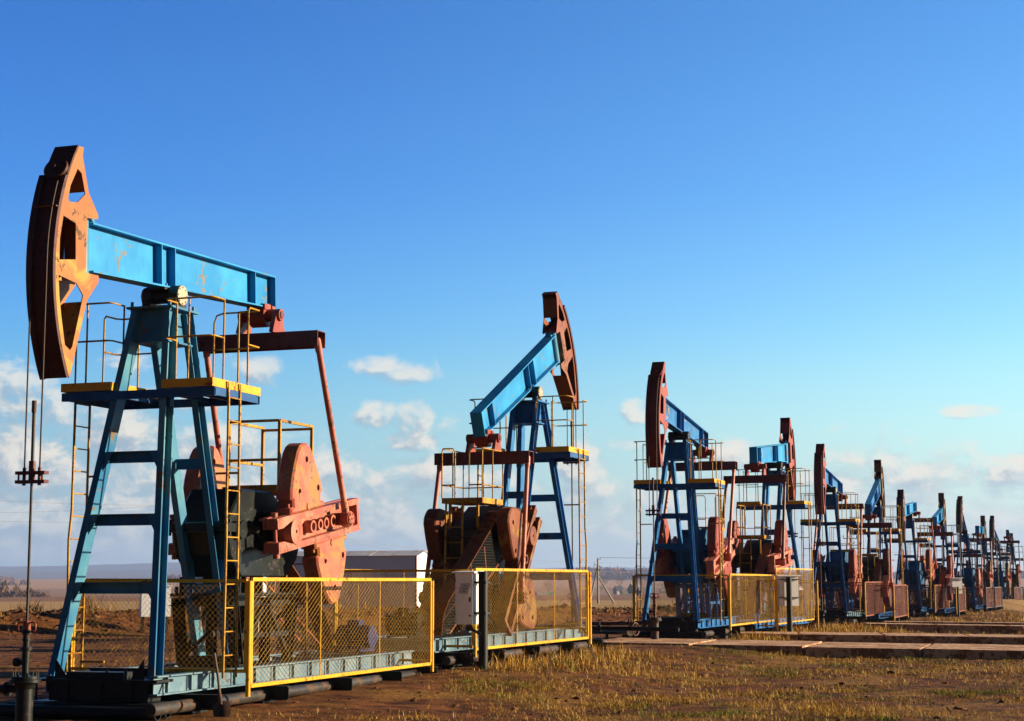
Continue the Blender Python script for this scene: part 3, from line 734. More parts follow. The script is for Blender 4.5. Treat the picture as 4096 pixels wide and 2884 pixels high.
LAB={
1:'nearest and largest pumpjack with orange rusty horse head and nearly level blue beam',
2:'pumpjack with steeply raised brown orange head behind the grey electrical box',
3:'pumpjack with long red head facing left, beside the concrete slabs',
4:'pumpjack with level bright blue beam and red head, behind the tall yellow fence',
5:'pumpjack with dark red head facing left, fifth in the row from the left',
6:'pumpjack with mustard brown head raised high and blue beam sloping down, behind rusty fence panels',
7:'pumpjack whose bright blue beam tilts up towards its tail behind a dark red head',
8:'pumpjack with grey equalizer bar and raised brown head, blue deck, eighth in the row',
9:'pumpjack with slim dark brown head and steep dark blue beam, ninth in the row',
10:'small far pumpjack with level bright blue beam and brown head pointing away',
11:'far pumpjack with upright dark head facing left, second from the end of the row',
12:'farthest pumpjack at the right edge, dark beam with its head lowest in the row',
}
FLAB={1:'bright yellow mesh fence with three bays round the nearest pumpjack',2:'yellow mesh fence with dark post and grey box before it',3:'orange yellow sagging mesh fence round the red headed third pumpjack',
4:'taller yellow mesh fence with rounded corners round the fourth pumpjack',5:'rust red mesh fence left of the yellow posts round the fifth pumpjack',6:'rust brown mesh fence round the sixth pumpjack, with yellow corner post',
7:'brown mesh fence round the seventh pumpjack, left of a far box on its post',8:'rusty mesh fence behind the far box on its black post',9:'rusty mesh fence with grey posts round the ninth pumpjack',
10:'small orange rusty mesh fence round the tenth pumpjack',11:'small rusty mesh fence round the second last pumpjack',12:'farthest rusty mesh fence at the right edge'}
ROOT={}
for p in range(1,13):
    r,dz=make_pump(p,LAB[p],STY[p]); ROOT[p]=(r,dz)
    make_fence(p,FLAB[p],'y' if p<=4 else 'r' if p<9 else 'g',r,dz)
def W(p,l):
    X,Y,lev,ya,phi=PUMP[p]; ax=Vector((math.sin(ya),math.cos(ya),0)); ax=-ax if p%2 else ax
    ay=Vector((-ax.y,ax.x,0)); return Vector((X,Y,lev))+ax*l[0]+ay*l[1]+Vector((0,0,l[2]))

# ------------------------------------------------------------------ wellheads
def wellheads():
    m=MB()
    m.cyl((0,0,-1.4),(0,0,.20),.105,20); m.cyl((0,0,.20),(0,0,.235),.19,24); m.cyl((0,0,.24),(0,0,.275),.17,24); m.tube([(0,0,.12),(0,0,.2)],.105,16,False,.135)
    for k in range(8): a=k*PI/4; m.cyl((.15*math.cos(a),.15*math.sin(a),.19),(.15*math.cos(a),.15*math.sin(a),.32),.017,6)
    body=m.mesh('casing_head')
    m=MB()
    m.cyl((0,0,.275),(0,0,.93),.042,14); m.cyl((0,0,.44),(0,0,.60),.05,14); m.cyl((0,0,.585),(0,0,.625),.075,14); m.cyl((0,0,.78),(0,0,.83),.06,14); m.cyl((0,0,.70),(0,0,.72),.055,12)
    m.cyl((0,0,.44),(0,-.12,.44),.035,10); m.cyl((0,-.08,.44),(0,-.15,.44),.055,10)
    st=m.mesh('stuffing_box')
    m=MB(); m.cyl((0,0,.82),(0,0,.94),.048,14); col=m.mesh('clamp_collar'); m=MB()
    for s_ in(1,): m.tube([(0,s_*.05,.92),(0,s_*.11,.92),(0,s_*.125,.90),(0,s_*.125,.84),(0,s_*.11,.815),(0,s_*.06,.81)],.012,6)
    hd=m.mesh('clamp_handle')
    m=MB(); m.cyl((0,-.1,.12),(0,-2.6,.10),.05,12); m.cyl((0,-.22,.12),(0,-.26,.12),.09,12); m.cyl((0,-.62,.12),(0,-.70,.12),.08,12); m.cyl((0,-.66,.12),(.0,-.66,.30),.02,8)
    fl=m.mesh('flow_line')
    def wheel(r):
        m=MB(); m.tube([(r*math.cos(a),0,r*math.sin(a)) for a in np.linspace(0,2*PI,25)],.016,6,False)
        for k in range(4): a=k*PI/2+.4; m.cyl((0,0,0),(r*math.cos(a),0,r*math.sin(a)),.012,6)
        m.cyl((0,-.05,0),(0,.12,0),.03,8); return m.mesh('valve_wheel')
    wh=wheel(.17)
    WL={1:'oily black wellhead with red clamp handles at the far left edge',2:'wellhead half hidden behind the second yellow fence',3:'brown wellhead with two hand wheels in front of the red headed third pumpjack',
    4:'wellhead under the rod of the fourth pumpjack',5:'dark wellhead with hand wheel below the fifth pumpjack',7:'dark wellhead with small hand wheel below the seventh pumpjack'}
    for p in range(1,13):
        if p%2==0 and p>4: continue
        w=W(p,(3.07,0,0)); gz=float(ground_z(w.x,w.y,False)); r=ROOT[p][0]
        lab=WL.get(p,'small dark wellhead under the '+{9:'ninth',11:'eleventh'}.get(p,'far')+' pumpjack of the row')
        e=empty('wellhead',(w.x,w.y,gz),r.rotation_euler[2],lab,'wellhead','wellheads under the pumpjacks')
        L=(0,0,w.z-gz)
        wm=M['black'] if p in(1,5,7) else M['headdark']
        inst(body,'casing_head',M['black'] if p!=3 else M['pipe'],e,L); inst(st,'stuffing_box',wm,e,L); inst(col,'clamp_collar',M['redplain'],e,L); inst(hd,'clamp_handle',M['redplain'],e,L); inst(hd,'clamp_handle',M['redplain'],e,L,(0,0,PI))
        f=inst(fl,'flow_line',M['black'] if p!=3 else M['pipe'],e,L)
        if p in(3,5,7,9):
            a=inst(wh,'valve_wheel',M['headdark'],e,(.0,-.72,w.z-gz+.1),(0,0,.35)); b=inst(wh,'valve_wheel',M['headdark'],e,(.5,-.40,w.z-gz-.02),(0,0,-.3))
            if p!=3: a.location=(.2,.62,w.z-gz-.1)
wellheads()

# ------------------------------------------------------------------ electrical boxes on posts
def ebox(x,y,top,label,plabel,paper,flip,group='electrical boxes on black posts',sc_=1,rz=None):
    rz=(.26 if flip else -.36) if rz is None else rz
    gz=float(ground_z(x,y,False))-.1
    m=MB(); m.tube([(0,0,-.5),(0,0,top-gz)],.085,18); po=m.build('post',M['postblk'],None,(x,y,gz)); tag(po,plabel,'post','black posts carrying the boxes')
    if sc_<1: po.scale=(sc_,sc_,1)
    e=empty('electrical_box',(x,y,gz),rz,label,'electrical box',group)
    h0=1.09-gz; h1=2.0-gz
    m=MB()
    if not flip: m.bb(-.47,-.14,-.17,.17,h0,h1)
    else: m.bb(-.27,.36,.10,.40,h0,h1)
    ca=m.build('cabinet',M['box'],e)
    m=MB()
    if not flip:
        m.add([(a,b,c) for a in(-.52,-.07) for b,c in((-.24,h1+.001),(-.24,h1+.028),(.22,h1+.045),(.22,h1+.012))],[(0,1,2,3),(7,6,5,4),(0,4,5,1),(1,5,6,2),(2,6,7,3),(3,7,4,0)])
    else: m.bb(-.36,.44,.06,.46,h1+.001,h1+.035)
    m.build('box_lid',M['box'],e)
    m=MB()
    if not flip:
        for z in(h0+.2,h1-.16): m.bar((-.139,.02,z),(.09,.02,z),.20,.035)
        m.tube([(-.25,0,h0),(-.2,-.02,h0-.1),(-.06,-.12,h0-.14),(.0,-.1,h0-.18)],.026,8)
    else:
        for z in(h0+.25,h1-.1): m.bar((-.3,.08,z),(.36,.08,z),.03,.03)
        m.cyl((.37,.25,h0+.5),(.42,.25,h0+.5),.04,8)
    m.build('bracket',M['dark'],e)
    if not flip:
        m=MB(); m.bb(-.20,-.17,-.188,-.171,h0+.40,h0+.48); m.bb(-.20,-.17,-.184,-.171,h0+.14,h0+.17); m.build('lock',M['dark'],e)
        m=MB()
        for zz in(h0+.15,h0+.75): m.cyl((-.475,-.165,zz),(-.475,-.165,zz+.07),.012,8)
        m.build('hinge',M['dark'],e)
        m=MB(); m.bb(-.455,-.155,-.1745,-.1708,h0+.02,h1-.02); m.build('door',M['box'],e)
        if paper:
            P_=[(-.40,-.20,h0+.55),(-.20,-.215,h0+.54),(-.175,-.182,h0+.74),(-.36,-.180,h0+.73)]
            m=MB(); m.add(P_+[(a_,b_+.003,c_) for a_,b_,c_ in P_],[(0,1,2,3),(7,6,5,4),(0,4,5,1),(1,5,6,2),(2,6,7,3),(3,7,4,0)])
            pa=m.build('paper_notice',M['paper'],e)
            O=Vector(P_[0]); U=(Vector(P_[1])-O); V=(Vector(P_[3])-O); N=U.cross(V).normalized()*-.0015
            if N.y>0: N=-N
            for (u0,u1,w_) in((.34,.62,.80),(.28,.78,.52),(.26,.66,.26)):
                m=MB(); m.bar(O+U*u0+V*w_+N,O+U*u1+V*w_+N,.001,.014,V); m.build('printed_text',M['ink'],pa)
    else:
        for sx,xx in((-1,-.28),(1,.37)):
            m=MB(); m.bar((xx,.25,h1-.25),(xx+sx*.16,.25,h1-.42),.3,.012,(0,0,1)); m.build('open_flap',M['box'],e)
    return e
ebox(-.53,31.2,2.034,'light grey electrical box with paper notice fixed to the nearest black post','black round post carrying the box with the paper notice',True,False)
ebox(8.50,53.3,1.97,'white electrical box with side flaps behind the black post of the fourth pumpjack','black post in front of the flapped white box in dry grass',False,True)
w8=W(8,(-7.2,-2.1,0)); ebox((815*.35866+3520-2048)/6873*102.3,102.3,1.5,'small far grey electrical box behind its black post by rusty fence panels','thin far black post before rusty fence panels',False,True,sc_=.9)
# white cabinet standing behind the first pumpjack
def whitebox():
    x,y=-13.6,66; gz=float(ground_z(x,y,False))
    e=empty('equipment_cabinet',(x,y,gz),.35,'pale blue white metal cabinet on legs seen through the fence behind nearest pumpjack','cabinet')
    m=MB(); m.bb(-.55,.55,-.3,.3,.62,1.75); m.build('cabinet_body',M['shed'],e)
    m=MB(); m.bb(-.6,.6,-.36,.36,1.752,1.79); m.build('cabinet_roof',M['shed'],e)
    m=MB()
    for a in(-.45,.45):
        for b in(-.22,.22): m.bar((a,b,-.3),(a,b,.62),.06,.06,(1,0,0))
    m.build('stand',M['pipe'],e)
whitebox()
def tank():
    x,y=-11.75,64.2; gz=float(ground_z(x,y,False))
    e=empty('storage_tank',(x,y,gz),.12,'pale blue grey round tank on a block behind the legs of the nearest pumpjack','tank')
    m=MB(); prof=[(0,.30),(.03,.45),(.10,.56),(.2,.61),(2.4,.61),(2.5,.56),(2.57,.45),(2.6,.30)]
    n=24; vs=[]; fs=[]
    for q,r in prof: vs+=[(q,r*math.cos(2*PI*k/n),1.72-gz+r*math.sin(2*PI*k/n)) for k in range(n)]
    for i in range(len(prof)-1):
        for k in range(n): fs.append((i*n+k,i*n+(k+1)%n,(i+1)*n+(k+1)%n,(i+1)*n+k))
    m.add(vs,fs,True); m.add(vs[:n],[tuple(range(n))[::-1]]); m.add(vs[-n:],[tuple(range(n))]); m.build('tank_shell',M['shed'],e)
    m=MB(); m.bb(.25,2.35,-.5,.5,-.4,1.02-gz); m.build('tank_block',M['concrete'],e)
    m=MB(); m.cyl((1.3,0,2.3-gz),(1.3,0,2.42-gz),.18,14); m.build('hatch',M['pipe'],e)
tank()

# ------------------------------------------------------------------ shovel leaning on the nearest skid
def shovel():
    a=W(1,(.78,1.33,.47)); b=W(1,(1.13,1.62,-.12)); 
    e=empty('shovel',tuple(b),0,'rusty shovel with wooden handle leaning on the nearest yellow fence','shovel')
    a=a-b; d=a.normalized()
    m=MB(); m.tube([(0,0,0),a*.5+Vector((.01,0,0)),a],.018,8); m.build('handle',M['wood'],e)
    dn=-d; side=d.cross(Vector((0,1,0))).normalized(); nn=side.cross(d)
    m=MB(); rows=[(0,.09),(.06,.115),(.14,.12),(.22,.10),(.28,.055),(.31,.01)]; vs=[];fs=[]
    for t,w in rows:
        for k in range(5):
            q=(k-2)/2; vs.append(dn*t+side*w*q+nn*(.03*q*q-.02*t))
    n=len(vs); vs+=[v+nn*.004 for v in vs]
    for i in range(5):
        for k in range(4): a_=i*5+k; fs.append((a_,a_+1,a_+6,a_+5)); fs.append((n+a_,n+a_+5,n+a_+6,n+a_+1))
    m.add(vs,fs,True); m.tube([dn*-.12,dn*.06],.024,8); m.build('blade',M['shovel'],e)
shovel()

# ------------------------------------------------------------------ shed
def shed():
    x,y=-5.27,95.; gz=float(ground_z(x-4,y,False))
    e=empty('metal_shed',(x,y,gz),-.24,'white sheet metal shed with rusty low roof and red corner trim behind the fences','shed')
    L=11.; Wd=2.7; z0,z1=.25,3.72; zr=3.98
    m=MB()
    m.bb(-L,0,0,Wd,z0,z1)
    m.add([(0,0,z1),(0,Wd,z1),(0,Wd/2,zr),(-.05,0,z1),(-.05,Wd,z1),(-.05,Wd/2,zr)],[(0,1,2),(3,5,4),(0,3,4,1),(1,4,5,2),(2,5,3,0)])
    for k in range(1,4): m.bb(-L*k/4-.01,-L*k/4+.01,-.006,-.001,z0,z1)
    m.build('wall',M['shed'],e)
    m=MB()
    for s_,ya,yb in((0,-.12,Wd/2),(1,Wd/2,Wd+.12)):
        za=z1-.02 if s_==0 else zr+.02; zb=zr+.02 if s_==0 else z1-.02
        for k in range(8):
            xa=-L-.1+(L+.2)*k/8; xb=xa+(L+.2)/8+.02; o=.01*(k%2)
            m.add([(xa,ya,za+o),(xb,ya,za+o),(xb,yb,zb+o),(xa,yb,zb+o),(xa,ya,za+o-.02),(xb,ya,za+o-.02),(xb,yb,zb+o-.02),(xa,yb,zb+o-.02)],[(0,1,2,3),(7,6,5,4),(0,4,5,1),(1,5,6,2),(2,6,7,3),(3,7,4,0)])
    m.build('roof',M['shedroof'],e)
    m=MB(); m.bb(-.06,.012,-.012,-.002,z0,z1); m.bb(.001,.012,-.001,.06,z0,z1); m.build('corner_trim',M['redtrim'],e)
    m=MB(); m.bb(-4.6,-3.75,-.012,-.002,.3,2.75); d=m.build('door',M['shed'],e)
    m=MB(); m.bb(-3.76,-3.735,-.016,-.013,.3,2.75); m.bb(-4.6,-3.75,-.016,-.013,2.75,2.775); m.cyl((-4.3,-.03,2.68),(-4.3,-.012,2.68),.06,10); m.build('door_frame',M['dark'],d)
    m=MB(); m.bb(-1.1,-.95,-.02,-.002,2.2,2.25); m.build('vent',M['dark'],e)
    m=MB()
    for xx in(-.4,-3.5,-7,-10.5): m.bb(xx-.25,xx+.25,.05,Wd-.05,-.6,z0-.002)
    m.build('foundation_block',M['concrete'],e)
shed()

# ------------------------------------------------------------------ power poles and lines
def pole(x,y,top,label,struts=(),arms=((-.35,0,.35),),r=.13):
    gz=float(ground_z(x,y,False))
    e=empty('power_pole',(x,y,gz),0,label,'power pole','concrete power poles beyond the field')
    h=top-gz
    m=MB(); m.tube([(0,0,-1),(0,0,h)],r,8,True,r*.72); m.build('shaft',M['concrete'],e)
    for dx,dy,t in struts:
        m=MB(); m.tube([(dx,dy,-1),(0,0,h*t)],r*.85,8,True,r*.65); m.build('strut',M['concrete'],e)
    pts=[]
    for x0,dz,x1 in arms:
        m=MB(); m.bar((x0,0,h+dz-.05),(x1,0,h+dz-.05),.08,.08); a=m.build('cross_arm',M['dark'],e)
        for q in(x0,x1):
            if abs(q)<.05: continue
            m=MB(); m.tube([(q,0,h+dz-.01),(q,0,h+dz+.28)],.05,8); m.cyl((q,0,h+dz+.07),(q,0,h+dz+.13),.085,8); m.build('insulator',M['ceramic'],a); pts.append(Vector((x+q,y,gz+h+dz+.27)))
    return pts
def sag(a,b,s,n=24):
    a=Vector(a);b=Vector(b); return [a.lerp(b,i/n)-Vector((0,0,s*4*(i/n)*(1-i/n))) for i in range(n+1)]
pa=pole(14.8,300,5.75,'pale concrete power pole with two slanting struts, right of the second fence',((-1.75,-.5,.86),(3.4,1.,.62)),((-.1,0,.5),(-.6,-1.0,.1),(.0,-1.9,.5)),.2)
pb=pole(-34.2,170,9.15,'tall pale concrete power pole with one side arm behind the nearest pumpjack',(),((-.2,0,.3),(.0,-1.1,.85)),.17)
pc=pole(35.2,180,6.3,'thin dark power pole between the fourth and fifth pumpjacks',(),((-.7,0,.7),(-1.,-.7,1.)),.09)
pd=pole(49.0,250,7.3,'small far power pole right of the fifth pumpjack',(),((-.5,0,.5),),.12)
def line(a,b,s,label,r=.02):
    m=MB(); m.tube(sag(a,b,s),r,5,False); o=m.build('power_line',M['wire']); tag(o,label,'power line','overhead power lines'); return o
def pix(u,v,d):
    x=(u-2048)/6873; t=(1442-v)/6873; c,s=math.cos(.1281),math.sin(.1281)
    dy=c-t*s; dz=s+t*c; k=d/dy; return Vector((x*k,d,H+dz*k))
line(pix(-500,1960,150),pb[0],.3,'upper overhead wire left of the tall concrete pole',.012)
line(pix(-500,2045,150),pb[1],.3,'middle overhead wire left of the tall concrete pole',.012)
line(pix(-500,2056,150),pb[-1]+Vector((0,0,-.5)),.3,'lowest overhead wire left of the tall concrete pole',.012)
line(pb[0],pix(3000,2215,330),3.5,'upper overhead wire sagging from the tall pole past the shed',.016)
line(pb[1],pix(3000,2262,330),3.5,'lower overhead wire sagging from the tall pole past the shed',.016)
line(pa[0],pix(4300,2230,330),.8,'overhead wire running right from the strutted pole',.018)
line(pa[1],pix(4300,2175,330),.8,'lower overhead wire running right from the strutted pole',.018)

# ------------------------------------------------------------------ pipeline to the third well
def pipeline():
    b=W(3,(2.9,-.75,-.12)); a=Vector((-2.5,57.5,.38)); m=MB()
    m.tube([a,b],.075,12); m.ring(b,(b-a),.02,.11,.06,14); m.ring(a.lerp(b,.72),(b-a),.02,.10,.03,14)
    for t in(.3,.62,.9):
        q=a.lerp(b,t); m.bar((q.x,q.y,q.z-.06),(q.x,q.y,-.3),.08,.08,(1,0,0))
    o=m.build('pipeline',M['pipe']); tag(o,'dark steel pipeline on short stands running to the third wellhead','pipeline')
pipeline()

exec_after=[]
# ------------------------------------------------------------------ ground
def ground():
    ys=list(np.arange(-60,17,5.0))+list(np.arange(17,62,.13))
    d=.2
    y=62
    while y<7000: ys.append(y); y+=d; d=min(d*1.035,260)
    ys=np.array(ys); n=360
    t=np.linspace(-1,1,n); t=np.sign(t)*(.62*np.abs(t)+.38*np.abs(t)**2.2)
    hw=np.maximum(38,.36*ys+22); ctr=np.clip(ys*.03,0,6)
    Xg=ctr[:,None]+hw[:,None]*t[None,:]; Yg=np.repeat(ys[:,None],n,1)
    Zg=ground_z(Xg,Yg)
    v=np.stack([Xg,Yg,Zg],-1).reshape(-1,3)
    r,c=np.meshgrid(np.arange(len(ys)-1),np.arange(n-1),indexing='ij'); a=(r*n+c).ravel()
    q=np.stack([a,a+1,a+n+1,a+n],1)
    me=bpy.data.meshes.new('ground'); me.vertices.add(len(v)); me.vertices.foreach_set('co',v.ravel()); me.loops.add(q.size); me.loops.foreach_set('vertex_index',q.ravel())
    me.polygons.add(len(q)); me.polygons.foreach_set('loop_start',np.arange(0,q.size,4)); me.polygons.foreach_set('loop_total',np.full(len(q),4)); me.polygons.foreach_set('use_smooth',np.ones(len(q),bool)); me.update(calc_edges=True)
    m,t,b=newmat('soil and autumn fields')
    P=t.new('ShaderNodeNewGeometry').outputs['Position']; sp=t.new('ShaderNodeSeparateXYZ'); t.l.new(P,sp.inputs[0]); X,Y=sp.outputs[0],sp.outputs[1]
    n1=t.noise(P,.35,5,.6); n2=t.noise(P,2.2,6,.65); n3=t.noise(P,14,5,.7); n4=t.noise(P,.09,3,.5)
    soil=t.mix(t.step(n2,.35,.7),(.050,.017,.006),(.25,.092,.028))
    soil=t.mix(t.step(n3,.58,.75),soil,(.30,.14,.06))
    grassy=t.mix(t.step(n3,.35,.65),(.15,.07,.014),(.40,.22,.045))
    gm=t.math('ADD',t.step(n1,.46,.62),0)
    side=t.step(t.math('ADD',t.math('SUBTRACT',X,t.math('MULTIPLY',Y,.27)),t.math('MULTIPLY',t.math('SUBTRACT',n1,.5),8)),-10.,-6.)
    near=t.mix(t.math('MULTIPLY',gm,t.math('ADD',.25,t.math('MULTIPLY',side,.55))),soil,grassy)
    # reddish dug earth near the berm
    # far fields in strips
    nf=t.noise(t.vm('MULTIPLY',P,(.002,.006,0)),1,3,.5)
    band=t.math('ADD',Y,t.math('MULTIPLY',t.math('SUBTRACT',nf,.5),300))
    f1=t.mix(t.step(n2,.3,.7),(.40,.25,.11),(.48,.31,.14))
    f2=(.27,.14,.075); f3=(.48,.27,.12); f4=(.32,.18,.09)
    far=t.mix(t.step(band,420,440),f1,f2); far=t.mix(t.step(band,1150,1250),far,f4); far=t.mix(t.step(Y,2150,2350),far,f3); 
    c=t.mix(t.step(t.math('ADD',Y,t.math('MULTIPLY',t.math('SUBTRACT',n4,.5),60)),118,165),near,far)
    c=t.vm('SCALE',c,sc=.80); t.l.new(c,b.inputs['Base Color']); b.inputs['Roughness'].default_value=.95; b.inputs['Specular IOR Level'].default_value=.1
    h=t.math('ADD',t.math('MULTIPLY',n3,.5),n2); t.l.new(t.bump(h,1.0,.09),b.inputs['Normal'])
    me.materials.append(m)
    o=bpy.data.objects.new('ground',me); COL.objects.link(o); tag(o,kind='structure')
ground()
def hills():
    """blue ridges beyond the fields"""
    for nm,Yc,prof,col in(('hills',9500,lambda x:55+55*np.exp(-((x+1900)/1700)**2)+18*np.exp(-((x-900)/700)**2)+9*np.sin(x/310.)-.010*np.maximum(x-0,0),(.13,.14,.17)),('hills',8000,lambda x:18+48*np.exp(-((x+1250)/800)**2)+30*np.exp(-((x+2700)/900)**2),(.13,.10,.07))):  # far ridge's blue grey carries some distance haze in its colour
        xs=np.linspace(-5200,5200,260); ds=np.linspace(-1,1,11)
        v=[];f=[]
        hp=np.maximum(prof(xs),6)+6*(fbm(xs/300,xs*0+Yc,4,3)-.45)
        for d in ds:
            for x,h in zip(xs,hp): v.append((x,Yc+d*900,-30+(h+30)*(1-d*d)**.8+3*(random.random()-.5)))
        n=len(xs)
        for i in range(len(ds)-1):
            for k in range(n-1): a=i*n+k; f.append((a,a+1,a+n+1,a+n))
        m=MB(); m.add(v,f,True)
        o=m.build(nm,plain('wooded hillside',col,.95,0,.3,.004,.0)); tag(o,kind='structure')
hills()
# concrete slabs lying as tracks
def slabs():
    m0=paint('dirty brown concrete slab',(.78,.46,.26),(.95,.62,.38),rust=(.26,.11,.045),amt=.5,rough=.95,scale=.9,dirt=.3)
    def strip(a,b,w0,w1,th,label,nseg):
        m=MB()
        a=Vector(a);b=Vector(b); d=(b-a).normalized(); s_=Vector((-d.y,d.x)); zl,zr_=float(gprof(a.y)+1.2*mound(a.x,a.y))+th,float(gprof(b.y))+th
        for k in range(nseg):
            p=a.lerp(b,k/nseg); q=a.lerp(b,(k+1)/nseg-.012/nseg*3); w=w0+(w1-w0)*k/nseg
            j=random.uniform(-.06,.06); cs=(p+s_*(w/2+j),p-s_*(w/2-j),q-s_*(w/2-j),q+s_*(w/2+j))
            za,zb=[zl+(zr_-zl)*u_+random.uniform(-.012,.012) for u_ in(k/nseg,(k+1)/nseg)]
            vs=[]
            for dz_ in(-.6,0):
                for c,z in zip(cs,(za,za,zb,zb)): vs.append((c.x,c.y,z+dz_))
            m.add(vs,[(0,3,2,1),(4,5,6,7),(0,1,5,4),(1,2,6,5),(2,3,7,6),(3,0,4,7)])
        o=m.build('concrete_track',m0); tag(o,kind='structure')
    strip((2.4,46.4),(24,39.5),3.6,4.2,.05,'',8)
    strip((6.2,52.5),(28,49.2),2.6,2.8,.09,'',9)
    strip((13.5,66.5),(32,64.0),1.6,1.6,.09,'',7)
    strip((15.5,72.5),(36,69.5),1.2,1.2,.09,'',7)
slabs()
#@@REST@@
# ------------------------------------------------------------------ vegetation
def matisland(name,cols,rough=.9,trans=0):
    cols=[tuple(c*.55 for c in q) for q in cols]; m,t,b=newmat(name)
    r=t.new('ShaderNodeNewGeometry').outputs['Random Per Island']
    cr=t.new('ShaderNodeValToRGB'); t.l.new(r,cr.inputs[0]); cr.color_ramp.interpolation='CONSTANT'
    el=cr.color_ramp.elements; el[0].color=(*cols[0],1); el[0].position=0; el[1].color=(*cols[1],1); el[1].position=1/len(cols)
    for i in range(2,len(cols)): e=el.new(i/len(cols)); e.color=(*cols[i],1)
    t.l.new(cr.outputs[0],b.inputs['Base Color']); b.inputs['Roughness'].default_value=rough; b.inputs['Specular IOR Level'].default_value=.15
    return m
def rawmesh(name,v,tri):
    me=bpy.data.meshes.new(name); me.vertices.add(len(v)); me.vertices.foreach_set('co',v.astype(np.float32).ravel())
    me.loops.add(tri.size); me.loops.foreach_set('vertex_index',tri.ravel().astype(np.int32)); k=tri.shape[1]
    me.polygons.add(len(tri)); me.polygons.foreach_set('loop_start',np.arange(0,tri.size,k,dtype=np.int32)); me.polygons.foreach_set('loop_total',np.full(len(tri),k,np.int32)); me.update(calc_edges=True); return me
def blades(x,y,h,w,tilt,az,bend):
    n=len(x); z=ground_z(x,y)-.01
    d=np.stack([np.cos(az)*np.sin(tilt),np.sin(az)*np.sin(tilt),np.cos(tilt)],1)
    sd=np.stack([-np.sin(az+.6),np.cos(az+.6),0*az],1)
    base=np.stack([x,y,z],1); mid=base+d*(h*.55)[:,None]
    t2=np.minimum(tilt+bend,1.62); d2=np.stack([np.cos(az)*np.sin(t2),np.sin(az)*np.sin(t2),np.cos(t2)],1); tip=mid+d2*(h*.5)[:,None]
    W=w[:,None]*.5
    v=np.stack([base-sd*W,base+sd*W,mid-sd*W*.8,mid+sd*W*.8,tip],1).reshape(-1,3)
    o=np.arange(n)*5
    tri=np.concatenate([np.stack([o,o+1,o+3],1),np.stack([o,o+3,o+2],1),np.stack([o+2,o+3,o+4],1)])
    return v,tri
def gmask(x,y):
    n1=fbm(x/3.2,y/3.2,4,101); n2=fbm(x/.9,y/.9,3,131)
    n3=fbm(x/.38+3,y/.38,2,151)
    side=np.clip((x-.27*y+9.0+5*(n1-.45))/2.6,0.0,1)*np.where(np.abs((x-row_x(y))*.945)<2.2,.35,1)
    near=np.clip((n1-.30)*5,.06,1)*np.clip((n2-.28)*4,0.05,1)
    return side*near*np.clip((n3-.26)*4,0.15,1)
def keepout(x,y):
    k=np.ones(len(x),bool)
    for p in PUMP:
        X,Y,lev,ya,phi=PUMP[p]; ax=np.array([math.sin(ya),math.cos(ya)])*(-1 if p%2 else 1)
        u=(x-X)*ax[0]+(y-Y)*ax[1]; v=-(x-X)*ax[1]+(y-Y)*ax[0]
        k&=~((u>-7.2)&(u<2.0)&(np.abs(v)<1.35))
    for a,b,w in(((2.2,46.6),(24,39.5),4.1),((3.6,53.0),(28,49.2),2.9),((13.5,66.5),(32,64),1.8),((15.5,72.5),(36,69.5),1.4)):
        L=math.hypot(b[0]-a[0],b[1]-a[1]); tx,ty=(b[0]-a[0])/L,(b[1]-a[1])/L; s=(x-a[0])*tx+(y-a[1])*ty; q=np.abs(-(x-a[0])*ty+(y-a[1])*tx)
        k&=~((s>0)&(s<L)&(q<w/2))
    return k
